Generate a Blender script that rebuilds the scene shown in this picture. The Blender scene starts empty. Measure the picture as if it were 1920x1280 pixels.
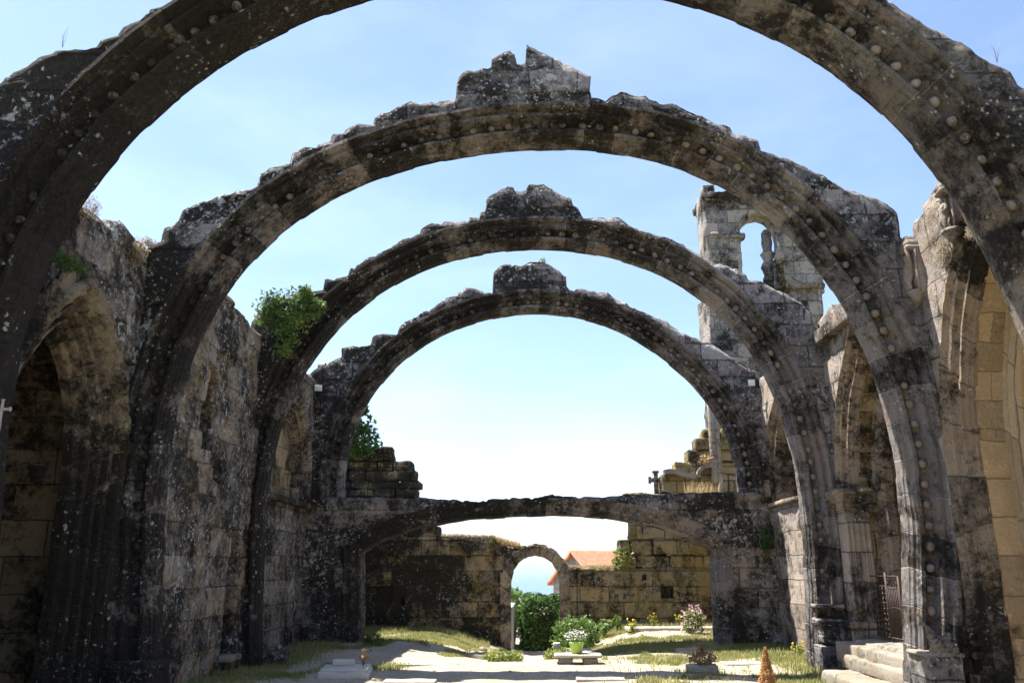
import bpy, bmesh, math, random
import numpy as np
from mathutils import Vector, Matrix, noise
random.seed(7); np.random.seed(7)
R = math.radians
S = bpy.context.scene
COL = S.collection

# ------------------------------------------------------------------ camera
F = 1550.0; PITCH = 15.37; YAW = 1.85; CAM = Vector((0.10, 0.0, 1.65))
cd = bpy.data.cameras.new('camera'); cam = bpy.data.objects.new('camera', cd); COL.objects.link(cam)
cd.sensor_width = 36.0; cd.lens = 36.0 * F / 1920.0; cd.clip_end = 60000; cd.clip_start = 0.05
cam.location = CAM; cam.rotation_euler = (R(90 + PITCH), 0, R(YAW))
S.camera = cam
# ------------------------------------------------------------------ light
SUNV = Vector((-0.43, 0.13, 1.0)).normalized()
EL = math.asin(SUNV.z); AZ = math.atan2(SUNV.x, SUNV.y)
W = bpy.data.worlds.new('World'); S.world = W; W.use_nodes = True
nt = W.node_tree; bg = nt.nodes['Background']
sky = nt.nodes.new('ShaderNodeTexSky'); sky.sky_type = 'NISHITA'; sky.sun_disc = False
sky.sun_elevation = EL; sky.sun_rotation = AZ; sky.air_density = 1.0; sky.dust_density = 0.8; sky.ozone_density = 1.2
tc = nt.nodes.new('ShaderNodeTexCoord'); mp = nt.nodes.new('ShaderNodeMapping'); mp.inputs['Scale'].default_value = (1.2, 1.2, 4.5)
mp.inputs['Rotation'].default_value = (0.25, 0.2, 0.5)
nz = nt.nodes.new('ShaderNodeTexNoise'); nz.inputs['Scale'].default_value = 1.6; nz.inputs['Detail'].default_value = 7; nz.inputs['Roughness'].default_value = .55
nz.inputs['Distortion'].default_value = .5
rp = nt.nodes.new('ShaderNodeValToRGB'); rp.color_ramp.elements[0].position = .44; rp.color_ramp.elements[1].position = .82
rp.color_ramp.elements[0].color = (0, 0, 0, 1); rp.color_ramp.elements[1].color = (.12, .12, .12, 1)
mx = nt.nodes.new('ShaderNodeMix'); mx.data_type = 'RGBA'; mx.inputs[7].default_value = (9.5, 10, 10.5, 1)
nt.links.new(tc.outputs['Generated'], mp.inputs[0]); nt.links.new(mp.outputs[0], nz.inputs[0]); nt.links.new(nz.outputs[0], rp.inputs[0])
nt.links.new(rp.outputs[0], mx.inputs[0]); nt.links.new(sky.outputs[0], mx.inputs[6]); mt_ = nt.nodes.new('ShaderNodeMix'); mt_.data_type = 'RGBA'; mt_.blend_type = 'MULTIPLY'; mt_.inputs[0].default_value = 1; mt_.inputs[7].default_value = (.93, .965, 1.06, 1)
nt.links.new(mx.outputs[2], mt_.inputs[6]); nt.links.new(mt_.outputs[2], bg.inputs[0])
bg.inputs[1].default_value = 0.090
sl = bpy.data.lights.new('sun', 'SUN'); sl.energy = 5.0; sl.angle = R(0.5); sl.color = (1, .95, .86)
so = bpy.data.objects.new('sun', sl); COL.objects.link(so); so.rotation_euler = SUNV.to_track_quat('Z', 'Y').to_euler()
S.view_settings.view_transform = 'Standard'; S.view_settings.look = 'None'; S.view_settings.exposure = 1.62; S.view_settings.gamma = 1
S.render.engine = 'CYCLES'
try: S.cycles.max_bounces = 8; S.cycles.diffuse_bounces = 5
except Exception: pass

# ------------------------------------------------------------------ pixel -> world helpers (positions measured from the photo, at true distances)
CM = cam.rotation_euler.to_matrix()
def ray(px, py): return CM @ Vector(((px - 960) / F, (640 - py) / F, -1))
def UY(px, py, D):
    r = ray(px, py); k = (D - CAM.y) / r.y; return (CAM.x + r.x * k, CAM.z + r.z * k)
def UX(px, py, X):
    r = ray(px, py); k = (X - CAM.x) / r.x; return (CAM.y + r.y * k, CAM.z + r.z * k)
def UZ(px, py, Z=0):
    r = ray(px, py); k = (Z - CAM.z) / r.z; return (CAM.x + r.x * k, CAM.y + r.y * k)

# ------------------------------------------------------------------ naming helpers
def tag(o, label=None, cat=None, group=None, kind=None):
    if label: o['label'] = label
    if cat: o['category'] = cat
    if group: o['group'] = group
    if kind: o['kind'] = kind
    return o
def thing(name, label, cat, loc=(0, 0, 0), group=None, rz=0):
    o = bpy.data.objects.new(name, None); COL.objects.link(o); o.location = loc; o.rotation_euler = (0, 0, rz)
    o.empty_display_size = .2
    return tag(o, label, cat, group)
def link(name, me, mat, parent=None, world=False):
    o = bpy.data.objects.new(name, me); COL.objects.link(o)
    if mat is not None and not me.materials: me.materials.append(mat)
    if parent is not None:
        o.parent = parent
        if world: o.matrix_parent_inverse = Matrix.LocRotScale(parent.location, parent.rotation_euler, None).inverted()
    return o
def mesh_np(name, verts, faces, uvs=None, smooth=True):
    me = bpy.data.meshes.new(name)
    me.from_pydata([tuple(v) for v in verts], [], [tuple(int(i) for i in f) for f in faces])
    if uvs is not None:
        ul = me.uv_layers.new(name='UVMap')
        li = np.zeros(len(me.loops), dtype=np.int32); me.loops.foreach_get('vertex_index', li)
        ul.data.foreach_set('uv', np.asarray(uvs, dtype=np.float32)[li].ravel())
    if smooth: me.polygons.foreach_set('use_smooth', [True] * len(me.polygons))
    me.update()
    if smooth and name in ('arch_ring', 'bay_arch', 'door_arch', 'bell_arch'): me.set_sharp_from_angle(angle=R(24))
    return me

def N3(x, y, z, s=1.0): return noise.noise(Vector((x * s, y * s, z * s)))
def FB(x, y, z, s=1.0, o=4): return noise.fractal(Vector((x * s, y * s, z * s)), .8, 2.1, o)

# ------------------------------------------------------------------ materials
class NB:
    def __init__(s, name):
        s.m = bpy.data.materials.new(name); s.m.use_nodes = True; s.t = s.m.node_tree; s.b = s.t.nodes['Principled BSDF']
        s.b.inputs['Roughness'].default_value = .92
        try: s.b.inputs['Specular IOR Level'].default_value = .18
        except Exception: pass
    def n(s, ty, **kw):
        x = s.t.nodes.new(ty)
        for k, v in kw.items():
            if k in x.inputs.keys(): x.inputs[k].default_value = v
            else: setattr(x, k, v)
        return x
    def l(s, a, b): s.t.links.new(a, b)
    def noise(s, vec, scale, detail=4, rough=.6, dist=0):
        x = s.n('ShaderNodeTexNoise', Scale=scale, Detail=detail, Roughness=rough, Distortion=dist); s.l(vec, x.inputs['Vector']); return x.outputs['Fac']
    def ramp(s, fac, a, b, c0=(0, 0, 0, 1), c1=(1, 1, 1, 1)):
        x = s.n('ShaderNodeValToRGB'); e = x.color_ramp.elements; e[0].position = a; e[1].position = b; e[0].color = c0; e[1].color = c1
        s.l(fac, x.inputs[0]); return x.outputs[0]
    def mix(s, fac, a, b, mode='MIX'):
        x = s.n('ShaderNodeMix', data_type='RGBA', blend_type=mode)
        for i, v in ((0, fac), (6, a), (7, b)):
            if hasattr(v, 'is_linked') or hasattr(v, 'links'): s.l(v, x.inputs[i])
            elif i == 0: x.inputs[0].default_value = v
            else: x.inputs[i].default_value = (*v[:3], 1)
        return x.outputs[2]
    def math(s, op, a, b=None, clamp=False):
        x = s.n('ShaderNodeMath', operation=op); x.use_clamp = clamp
        for i, v in ((0, a), (1, b)):
            if v is None: continue
            if hasattr(v, 'links'): s.l(v, x.inputs[i])
            else: x.inputs[i].default_value = v
        return x.outputs[0]
def c3(c, k): return tuple(min(1, max(0, v * k)) for v in c)

def stone(name, base=(.27, .225, .18), warm=(.32, .21, .11), moss=.50, mosscol=(.014, .0125, .010), lichen=.5, lcol=(.42, .42, .41),
          brick=(.85, .42), mortar=.35, joint=.010, bump=1.0, warmth=.5, green=None, var=.22, squash=1.0, streak=False, side=0, sidez=0):
    b = NB(name)
    geo = b.n('ShaderNodeNewGeometry'); P = geo.outputs['Position']
    pal = b.noise(P, .9, 6, .65, .4); med = b.noise(P, 3.2, 7, .68, .3); fine = b.noise(P, 38, 5, .7); grit = b.noise(P, 130, 2, .6)
    hgt = None
    if brick:
        uv = b.n('ShaderNodeUVMap'); uv.uv_map = 'UVMap'
        nv = b.n('ShaderNodeTexNoise', Scale=2.3, Detail=3); b.l(uv.outputs[0], nv.inputs['Vector'])
        sb = b.n('ShaderNodeVectorMath', operation='SUBTRACT'); b.l(nv.outputs['Color'], sb.inputs[0]); sb.inputs[1].default_value = (.5, .5, .5)
        sc = b.n('ShaderNodeVectorMath', operation='SCALE'); b.l(sb.outputs[0], sc.inputs[0]); sc.inputs['Scale'].default_value = .075
        ad = b.n('ShaderNodeVectorMath', operation='ADD'); b.l(uv.outputs[0], ad.inputs[0]); b.l(sc.outputs[0], ad.inputs[1])
        br = b.n('ShaderNodeTexBrick', Scale=1.0); br.inputs['Brick Width'].default_value = brick[0]; br.inputs['Row Height'].default_value = brick[1]
        br.inputs['Mortar Size'].default_value = joint; br.inputs['Mortar Smooth'].default_value = .5; br.squash = squash; br.squash_frequency = 3; br.offset = .5
        br.inputs['Color1'].default_value = (0, 0, 0, 1); br.inputs['Color2'].default_value = (1, 1, 1, 1); br.inputs['Mortar'].default_value = (.5, .5, .5, 1); br.inputs['Bias'].default_value = 0
        b.l(ad.outputs[0], br.inputs['Vector']); hgt = br.outputs['Fac']; rnd = br.outputs['Color']
        col = b.mix(rnd, c3(base, 1 - var * 1.3), c3(base, 1 + var * 1.3))
        col = b.mix(b.math('MULTIPLY', b.ramp(rnd, .55, .75), .35 * warmth), col, warm)
        col = b.mix(hgt, col, c3(base, mortar))
    else: col = b.mix(pal, c3(base, .75), c3(base, 1.25))
    col = b.mix(b.math('MULTIPLY', b.ramp(b.noise(P, 1.7, 5, .6, 1.0), .45, .68), warmth), col, warm)
    if green: col = b.mix(b.math('MULTIPLY', b.ramp(b.noise(P, 1.1, 6, .7, .6), .42, .6), .75), col, green)
    col = b.mix(.45, col, b.ramp(fine, .25, .8, (.28, .28, .28, 1), (1.0, 1.0, 1.0, 1)), 'MULTIPLY')
    col = b.mix(b.math('MULTIPLY', b.ramp(b.noise(P, 9, 6, .75), .56, .75), .5), col, c3(base, 1.6))
    # black crust, real moss plus left-hand shade painted in through the side term
    mm = b.math('ADD', b.math('ADD', b.math('MULTIPLY', pal, .36), b.math('MULTIPLY', med, .30)), b.math('MULTIPLY', b.noise(P, 12, 8, .8, .5), .34))
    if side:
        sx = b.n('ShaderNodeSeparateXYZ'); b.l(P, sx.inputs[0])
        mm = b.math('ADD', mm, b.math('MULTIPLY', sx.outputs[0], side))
    if sidez:
        sz_ = b.n('ShaderNodeSeparateXYZ'); b.l(P, sz_.inputs[0]); mm = b.math('ADD', mm, b.math('MULTIPLY', b.ramp(b.math('MULTIPLY', sz_.outputs[2], .2), .45, .75), sidez))
    if brick: mm = b.math('ADD', mm, b.math('MULTIPLY', b.math('SUBTRACT', rnd, .5), .055))
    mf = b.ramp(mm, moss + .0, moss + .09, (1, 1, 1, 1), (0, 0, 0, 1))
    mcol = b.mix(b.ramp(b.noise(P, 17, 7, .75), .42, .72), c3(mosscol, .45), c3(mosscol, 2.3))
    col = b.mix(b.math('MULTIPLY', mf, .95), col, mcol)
    if streak:
        mpn = b.n('ShaderNodeMapping'); mpn.inputs['Scale'].default_value = (3.5, 3.5, .35); b.l(P, mpn.inputs[0])
        col = b.mix(b.math('MULTIPLY', b.ramp(b.noise(mpn.outputs[0], 1.3, 6, .65), .52, .68), .7), col, mosscol)
    # lichen: patches and spots
    zone = b.noise(P, .8, 4, .6, .5)
    lf = b.ramp(b.math('ADD', b.math('MULTIPLY', b.noise(P, 7.5, 10, .78, .3), .72), b.math('MULTIPLY', zone, .28)), .632 - .055 * lichen, .672 - .055 * lichen)
    vo = b.n('ShaderNodeTexVoronoi', Scale=13.0); wv = b.n('ShaderNodeTexNoise', Scale=11, Detail=8, Roughness=.75); b.l(P, wv.inputs['Vector'])
    dv = b.n('ShaderNodeMix', data_type='VECTOR'); dv.inputs[0].default_value = .12; b.l(P, dv.inputs[4]); b.l(wv.outputs['Color'], dv.inputs[5])
    b.l(dv.outputs[1], vo.inputs['Vector'])
    sp = b.math('MULTIPLY', b.ramp(vo.outputs['Distance'], .17, .24, (1, 1, 1, 1), (0, 0, 0, 1)), b.ramp(b.noise(P, 1.9, 4), .60 - .09 * lichen, .66 - .09 * lichen))
    sp2 = b.math('MULTIPLY', b.ramp(b.noise(P, 30, 6, .75), .60, .68), b.ramp(zone, .50 - .05 * lichen, .62 - .05 * lichen))
    lall = b.math('MAXIMUM', b.math('MAXIMUM', lf, sp), b.math('MULTIPLY', sp2, .85))
    col = b.mix(b.math('MULTIPLY', lall, min(1, .55 + .4 * lichen)), col, lcol)
    b.l(col, b.b.inputs['Base Color'])
    h = b.math('ADD', b.math('MULTIPLY', b.noise(P, 14, 9, .72), .7), b.math('MULTIPLY', fine, .22))
    h = b.math('ADD', h, b.math('MULTIPLY', grit, .05))
    h = b.math('ADD', h, b.math('MULTIPLY', med, .5))
    if hgt is not None: h = b.math('ADD', b.math('SUBTRACT', h, b.math('MULTIPLY', hgt, .7)), b.math('MULTIPLY', rnd, .25))
    bp = b.n('ShaderNodeBump', Strength=.9 * bump, Distance=.07); b.l(h, bp.inputs['Height']); b.l(bp.outputs[0], b.b.inputs['Normal'])
    return b.m

def simple(name, col, rough=.8, metal=0, var=.25, scale=12, spec=.3, bump=.3, col2=None):
    b = NB(name); b.b.inputs['Roughness'].default_value = rough; b.b.inputs['Metallic'].default_value = metal
    b.b.inputs['Specular IOR Level'].default_value = spec
    tcn = b.n('ShaderNodeNewGeometry'); f = b.noise(tcn.outputs['Position'], scale, 5, .65)
    b.l(b.mix(b.ramp(f, .35, .68), c3(col, 1 - var), col2 or c3(col, 1 + var)), b.b.inputs['Base Color'])
    bp = b.n('ShaderNodeBump', Strength=bump, Distance=.02); b.l(b.noise(tcn.outputs['Position'], scale * 4, 6, .7), bp.inputs['Height']); b.l(bp.outputs[0], b.b.inputs['Normal'])
    return b.m
def leafmat(name, c1, c2, scale=2.5, trans=.35):
    b = NB(name); b.b.inputs['Roughness'].default_value = .55; b.b.inputs['Specular IOR Level'].default_value = .35
    g = b.n('ShaderNodeNewGeometry'); o = b.n('ShaderNodeTexWhiteNoise'); o.noise_dimensions = '3D'
    f = b.noise(g.outputs['Position'], scale, 3, .6); f2 = b.noise(g.outputs['Position'], 23, 2, .6)
    col = b.mix(b.ramp(b.math('ADD', b.math('MULTIPLY', f, .5), b.math('MULTIPLY', f2, .5)), .38, .62), c1, c2)
    b.l(col, b.b.inputs['Base Color'])
    tr = b.n('ShaderNodeBsdfTranslucent'); b.l(col, tr.inputs[0]); ms = b.n('ShaderNodeMixShader'); ms.inputs[0].default_value = trans
    out = [x for x in b.t.nodes if x.type == 'OUTPUT_MATERIAL'][0]
    b.l(b.b.outputs[0], ms.inputs[1]); b.l(tr.outputs[0], ms.inputs[2]); b.l(ms.outputs[0], out.inputs[0])
    return b.m

M = {}
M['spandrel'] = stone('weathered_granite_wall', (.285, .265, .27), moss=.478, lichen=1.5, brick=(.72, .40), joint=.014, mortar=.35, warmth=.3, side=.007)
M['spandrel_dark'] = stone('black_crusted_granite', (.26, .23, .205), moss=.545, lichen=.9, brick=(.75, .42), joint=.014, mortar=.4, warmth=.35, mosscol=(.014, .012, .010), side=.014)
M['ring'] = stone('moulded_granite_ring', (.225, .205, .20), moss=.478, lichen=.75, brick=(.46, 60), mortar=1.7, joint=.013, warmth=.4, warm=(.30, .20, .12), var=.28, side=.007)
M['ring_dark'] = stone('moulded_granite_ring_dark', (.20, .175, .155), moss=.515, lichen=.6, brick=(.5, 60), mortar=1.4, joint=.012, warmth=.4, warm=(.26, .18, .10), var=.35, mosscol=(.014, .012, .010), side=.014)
M['plain'] = stone('plain_granite', (.28, .24, .22), moss=.46, lichen=.8, brick=None)
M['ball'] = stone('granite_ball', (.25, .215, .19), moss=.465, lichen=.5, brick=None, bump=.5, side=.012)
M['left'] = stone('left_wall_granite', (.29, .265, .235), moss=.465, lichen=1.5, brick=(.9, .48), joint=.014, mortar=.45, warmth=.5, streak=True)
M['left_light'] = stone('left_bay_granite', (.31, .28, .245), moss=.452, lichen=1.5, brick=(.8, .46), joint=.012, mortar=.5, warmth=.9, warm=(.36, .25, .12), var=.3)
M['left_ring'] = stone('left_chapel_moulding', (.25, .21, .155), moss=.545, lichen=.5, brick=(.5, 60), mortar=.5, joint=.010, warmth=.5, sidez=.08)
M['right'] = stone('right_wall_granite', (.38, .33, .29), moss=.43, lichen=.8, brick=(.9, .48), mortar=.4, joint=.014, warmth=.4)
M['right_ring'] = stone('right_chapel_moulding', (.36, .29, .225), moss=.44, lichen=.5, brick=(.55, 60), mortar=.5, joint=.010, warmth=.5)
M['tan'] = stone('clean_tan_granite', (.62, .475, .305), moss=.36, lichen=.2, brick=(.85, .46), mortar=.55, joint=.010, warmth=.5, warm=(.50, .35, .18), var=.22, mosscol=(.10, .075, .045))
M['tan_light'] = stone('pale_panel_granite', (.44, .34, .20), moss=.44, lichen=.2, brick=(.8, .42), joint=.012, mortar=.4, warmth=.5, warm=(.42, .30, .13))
M['tan_dark'] = stone('dark_tan_granite', (.36, .28, .17), moss=.45, lichen=.15, brick=(.95, .46), mortar=.35, joint=.014, warmth=.6, warm=(.36, .22, .09))  # browner, darker variant of the tan granite
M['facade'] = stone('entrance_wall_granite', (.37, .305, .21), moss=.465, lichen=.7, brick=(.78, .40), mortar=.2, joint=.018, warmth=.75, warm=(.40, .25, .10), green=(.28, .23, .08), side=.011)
M['door_ring'] = stone('door_voussoirs', (.36, .30, .235), moss=.45, lichen=.7, brick=(.36, 60), mortar=.4, joint=.014, warmth=.5)
M['tower'] = stone('belfry_granite', (.34, .315, .30), moss=.44, lichen=.9, brick=(.62, .42), mortar=.4, joint=.012, warmth=.3)
M['slab'] = stone('pale_slab', (.42, .40, .36), moss=.36, lichen=.5, brick=None, bump=.5, warmth=.3, lcol=(.62, .6, .56))
M['step'] = stone('step_granite', (.34, .31, .255), moss=.38, lichen=.5, brick=None, bump=.9)
M['carved'] = stone('carved_granite', (.40, .35, .30), moss=.415, lichen=.8, brick=None, bump=1.2)
M['broken'] = stone('broken_pale_granite', (.35, .295, .21), moss=.455, lichen=.3, brick=None, bump=1.3, warmth=.6)
M['marble'] = simple('white_marble', (.50, .47, .42), .5, var=.08, scale=5, bump=.1)
M['white'] = simple('white_paint', (.78, .78, .76), .6, var=.05)
M['iron'] = simple('wrought_iron', (.06, .042, .035), .55, .5, var=.3, scale=30)
M['black'] = simple('black_plastic', (.03, .03, .032), .5, var=.1)
M['lamp_glass'] = simple('lamp_glass', (.62, .68, .74), .15, var=.05, spec=.6, bump=0)
M['leaf'] = leafmat('ivy_leaf', (.04, .095, .02), (.20, .28, .07))
M['leaf_dark'] = leafmat('hedge_leaf', (.03, .075, .015), (.10, .19, .04))
M['leaf_light'] = leafmat('light_leaf', (.08, .15, .03), (.19, .29, .08))
M['leaf_yellow'] = leafmat('weed_leaf', (.12, .17, .03), (.30, .33, .08))
M['sedum'] = leafmat('stonecrop_leaf', (.22, .18, .12), (.42, .36, .27))
M['straw'] = leafmat('dry_straw', (.34, .24, .11), (.50, .38, .2))
M['grassm'] = leafmat('grass_blades', (.13, .17, .04), (.38, .34, .15), 1.2)
M['orange'] = leafmat('orange_dry_conifer', (.42, .22, .09), (.60, .38, .18), 9)
M['brownleaf'] = leafmat('dead_brown_leaf', (.17, .115, .06), (.30, .21, .13))
M['petal_y'] = leafmat('yellow_petal', (.75, .50, .03), (.80, .60, .06))
M['petal_p'] = leafmat('pink_petal', (.62, .30, .42), (.74, .48, .58))
M['petal_w'] = leafmat('white_petal', (.78, .74, .72), (.8, .78, .78))
M['bark'] = simple('bark', (.13, .10, .07), .9, scale=20)
M['greenpot'] = simple('green_glazed_pot', (.38, .55, .09), .35, var=.1)
M['terracotta'] = simple('terracotta', (.42, .17, .10), .85, var=.25, scale=4)
M['housewall'] = stone('house_granite', (.30, .30, .31), moss=.36, lichen=.5, brick=(.5, .3), mortar=.7)
M['glass'] = simple('window_glass', (.05, .06, .07), .1, spec=.6, bump=0)

# ------------------------------------------------------------------ geometry: swept arches and walls
def blockoff(a, z, bw, rh, amp):
    row = math.floor(z / rh); c = math.floor((a + (bw * .5 if row % 2 else 0)) / bw)
    h = math.sin(c * 12.9898 + row * 78.233) * 43758.5453; h -= math.floor(h)
    return (h - .5) * 2 * amp
def seg_hit(C, d, pts):
    best = None
    for i in range(len(pts) - 1):
        ax, az = pts[i]; bx, bz = pts[i + 1]
        ex, ez = bx - ax, bz - az; den = d[0] * ez - d[1] * ex
        if abs(den) < 1e-9: continue
        t = ((ax - C[0]) * ez - (az - C[1]) * ex) / den; u = ((ax - C[0]) * d[1] - (az - C[1]) * d[0]) / den
        if t > 0 and -1e-6 <= u <= 1 + 1e-6 and (best is None or t < best): best = t
    return best
def hyp(p, C): return math.hypot(p[0] - C[0], p[1] - C[1])
def angs(p, C):
    a = math.atan2(p[1] - C[1], p[0] - C[0]); return a if a > -math.pi / 2 else a + 2 * math.pi
RING = [(.48, -.06), (.43, -.07), (.42, -.055), (.395, .02), (.385, .055), (.355, .065), (.345, .03), (.305, .025), (.295, .08), (.285, .17), (.255, .225), (.21, .25), (.165, .24), (.14, .20),
        (.13, .13), (.085, .125), (.08, .165), (.065, .18), (.06, .225), (.03, .235), (.02, .29), (.0, .30)]
def star_sweep(inner, outer, C, mapf, T=.8, ring=RING, tb=.52, back_ring=True, smooth_deg=None, ds=.055, rows=None, cell=.07, amp=.03, bw=.72, rh=.40,
               top_amp=.05, joinuv=0, seed=0, recess=(), ring_amp=.0022, soff=None):
    """inner/outer: 2D outlines (a,z), counter-clockwise about C. Returns (wall mesh data, ring mesh data, stations)"""
    A0 = angs(inner[0], C); A1 = angs(inner[-1], C)
    if smooth_deg:
        th = np.array([angs(p, C) for p in inner]); rr = np.array([hyp(p, C) for p in inner])
        w = np.ones(len(th)); co = np.polynomial.chebyshev.Chebyshev.fit(th, rr, smooth_deg, domain=[A0, A1], w=w)
        rin = lambda t: float(co(t))
    else: rin = lambda t: seg_hit(C, (math.cos(t), math.sin(t)), inner) or 0
    # fine sampling by arc length
    ts = np.linspace(A0, A1, 1500)
    if not smooth_deg: ts = np.unique(np.concatenate([ts, [angs(p, C) for p in inner]]))
    ts = ts[(ts >= A0) & (ts <= A1)]
    if not smooth_deg: ts[0] += 1e-6; ts[-1] -= 1e-6
    rs = np.array([rin(t) for t in ts]); X = C[0] + rs * np.cos(ts); Z = C[1] + rs * np.sin(ts)
    sl_ = np.concatenate([[0], np.cumsum(np.hypot(np.diff(X), np.diff(Z)))])
    n = max(8, int(sl_[-1] / ds)); tt = list(np.interp(np.linspace(0, sl_[-1], n + 1), sl_, ts))
    for p in outer:
        a = angs(p, C)
        if A0 < a < A1: tt += [a - .0006, a + .0006]
    if not smooth_deg: tt += [angs(p, C) for p in inner[1:-1]]
    tt = sorted(tt); t2 = [tt[0]]
    for t in tt[1:]:
        if t - t2[-1] > .0009: t2.append(t)
    tt = t2; NS = len(tt)
    st = []
    for i, t in enumerate(tt):
        d = (math.cos(t), math.sin(t)); r = rin(t) if smooth_deg else float(np.interp(t, ts, rs))
        e = 1e-3 if t + 1e-3 <= A1 else -1e-3
        r2 = rin(t + e) if smooth_deg else float(np.interp(t + e, ts, rs))
        p = (C[0] + r * d[0], C[1] + r * d[1]); q = (C[0] + r2 * math.cos(t + e), C[1] + r2 * math.sin(t + e))
        tx, tz = (q[0] - p[0]) * (1 if e > 0 else -1), (q[1] - p[1]) * (1 if e > 0 else -1); L = math.hypot(tx, tz) or 1
        nrm = (tz / L, -tx / L); k = max(.35, d[0] * nrm[0] + d[1] * nrm[1])
        ro = seg_hit(C, d, outer)
        if ro is None: ro = r + .5
        st.append(dict(d=d, r=r, k=k, ro=ro, s=float(np.interp(t, ts, sl_)), n=nrm))
    W0 = ring[0][0] - .03
    if rows is None:
        mxl = np.percentile([s['ro'] - s['r'] for s in st], 92); rows = max(3, int(mxl / cell))
    def put(s, off, t, absr=None):
        r = s['r'] + off / s['k'] if absr is None else absr
        return C[0] + r * s['d'][0], C[1] + r * s['d'][1], t
    verts = []; uvs = []; nt_ = max(3, int(T / .09))
    for s in st:
        base = s['r'] + W0 / s['k']; ro = max(s['ro'], base + .02); col = []
        for j in range(rows + 1):                      # front, bottom to top
            f = j / rows; r = base + (ro - base) * f; a, z, _ = put(s, 0, 0, r)
            t = -blockoff(a, z, bw, rh, amp) - .03 * FB(a, z, seed, 1.6) - .012 * FB(a, z, seed + 5, 7, 3)
            dist = ro - r
            if dist < .14: t += (.14 - dist) ** 2 * 4
            if dist < .16:
                r2_ = r + (1 - dist / .16) * (top_amp * (FB(a, 0, seed + 9, 3.5, 4) + .4 + 1.1 * FB(a + z * .3, 0, seed + 2, 1.7, 2)) - .05 * math.exp(-((((a + .6 * z + seed) % .55) - .27) / .035) ** 2) - .03)
                a, z, _ = put(s, 0, 0, r2_)
            for (a0, a1, z0, z1, dep) in recess:
                if a0 < a < a1 and z0 < z < z1: t += dep
            col.append((a, z, t, a, z))
        for j in range(1, nt_):                        # top
            t = T * j / nt_; a, z, _ = put(s, 0, 0, ro)
            k = top_amp * (FB(a * 1.0, t, seed + 9, 3.5, 4) + .4 + 1.1 * FB(a + z * .3, t * .6, seed + 2, 1.7, 2)) - .05 * math.exp(-((((a + .6 * z + seed) % .55) - .27) / .035) ** 2)
            k2 = 0.05 * abs(j / nt_ - .5) * 2
            rr_ = ro - k2 * .5 + k * .8
            a, z, _ = put(s, 0, 0, rr_); col.append((a, z, t, a, z + t))
        for j in range(rows, -1, -2 if rows > 6 else -1):
            f = max(0, j) / rows; r = base + (ro - base) * f; a, z, _ = put(s, 0, 0, r)
            t = T + blockoff(a, z, bw, rh, amp) + .03 * FB(a, z, seed + 20, 1.6)
            col.append((a, z, t, a + 3.3, z))
        verts += [mapf(c[0], c[1], c[2]) for c in col]; uvs += [(c[3], c[4]) for c in col]; m = len(col)
    faces = [(i * m + j, i * m + j + 1, (i + 1) * m + j + 1, (i + 1) * m + j) for i in range(NS - 1) for j in range(m - 1)]
    wall = (verts, faces, uvs)
    # ring
    prof = list(ring); vf = [(ring[-1][0], ring[-1][1] + (tb - ring[-1][1]) * q) for q in (.33, .66)]
    prof += vf + [(ring[-1][0], tb)]
    if back_ring:
        sc = (T - tb) / max(.05, ring[-1][1])
        prof += [(o, T - t * sc) for (o, t) in reversed(ring[:-1])]
    elif soff: prof += [(ring[-1][0], soff)]
    else: prof += [(ring[-1][0], T), (W0 + .05, T)]
    acc = [0]
    for i in range(1, len(prof)): acc.append(acc[-1] + math.hypot(prof[i][0] - prof[i - 1][0], prof[i][1] - prof[i - 1][1]))
    rv = []; ru = []
    for s in st:
        vb = math.floor(s['s'] / .46); hv = math.sin(vb * 91.7 + seed) * .009
        for (o, t), v in zip(prof, acc):
            a, z, _ = put(s, o, t); k = 1 + 0
            dn = ring_amp * 2.2 * FB(a, z, t + seed, 5, 3) + hv
            a, z, _ = put(s, o + dn, t)
            rv.append(mapf(a, z, t + ring_amp * 2.5 * FB(a, t, z + seed + 3, 4, 3))); ru.append((s['s'], v + 3 + seed))
    m2 = len(prof)
    rf = [(i * m2 + j, (i + 1) * m2 + j, (i + 1) * m2 + j + 1, i * m2 + j + 1) for i in range(NS - 1) for j in range(m2 - 1)]
    return wall, (rv, rf, ru), st

BALLME = {}
def ballmesh(r=.052):
    bm = bmesh.new(); bmesh.ops.create_uvsphere(bm, u_segments=12, v_segments=8, radius=r)
    for v in bm.verts: v.co *= 1 + .16 * N3(*v.co, 16)
    me = bpy.data.meshes.new('stone_ball'); bm.to_mesh(me); bm.free()
    me.polygons.foreach_set('use_smooth', [True] * len(me.polygons)); me.materials.append(M['ball']); return me
def balls(parent, st, C, mapf, off, t, step, r=.052, name='stone_ball', zmin=.9, s0=0, skip=.03, maxn=99):
    me = ballmesh(r); S_ = np.array([s['s'] for s in st]); tot = S_[-1]; k = 0; x = s0
    while x < tot and k < maxn:
        i = int(np.searchsorted(S_, x)); i = min(i, len(st) - 1); s = st[i]; rr_ = s['r'] + off / s['k']
        a, z = C[0] + rr_ * s['d'][0], C[1] + rr_ * s['d'][1]; x += step * (1 + .05 * (random.random() - .5))
        if z < zmin or random.random() < skip: continue
        o = bpy.data.objects.new(name, me); COL.objects.link(o); o.parent = parent; o.location = Vector(mapf(a, z, t)) - parent.location
        q = random.uniform(.88, 1.1); o.scale = (q, q * random.uniform(.82, 1), q * random.uniform(.85, 1.05)); o.rotation_euler = (random.uniform(0, 6), 0, random.uniform(0, 6)); k += 1

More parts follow.
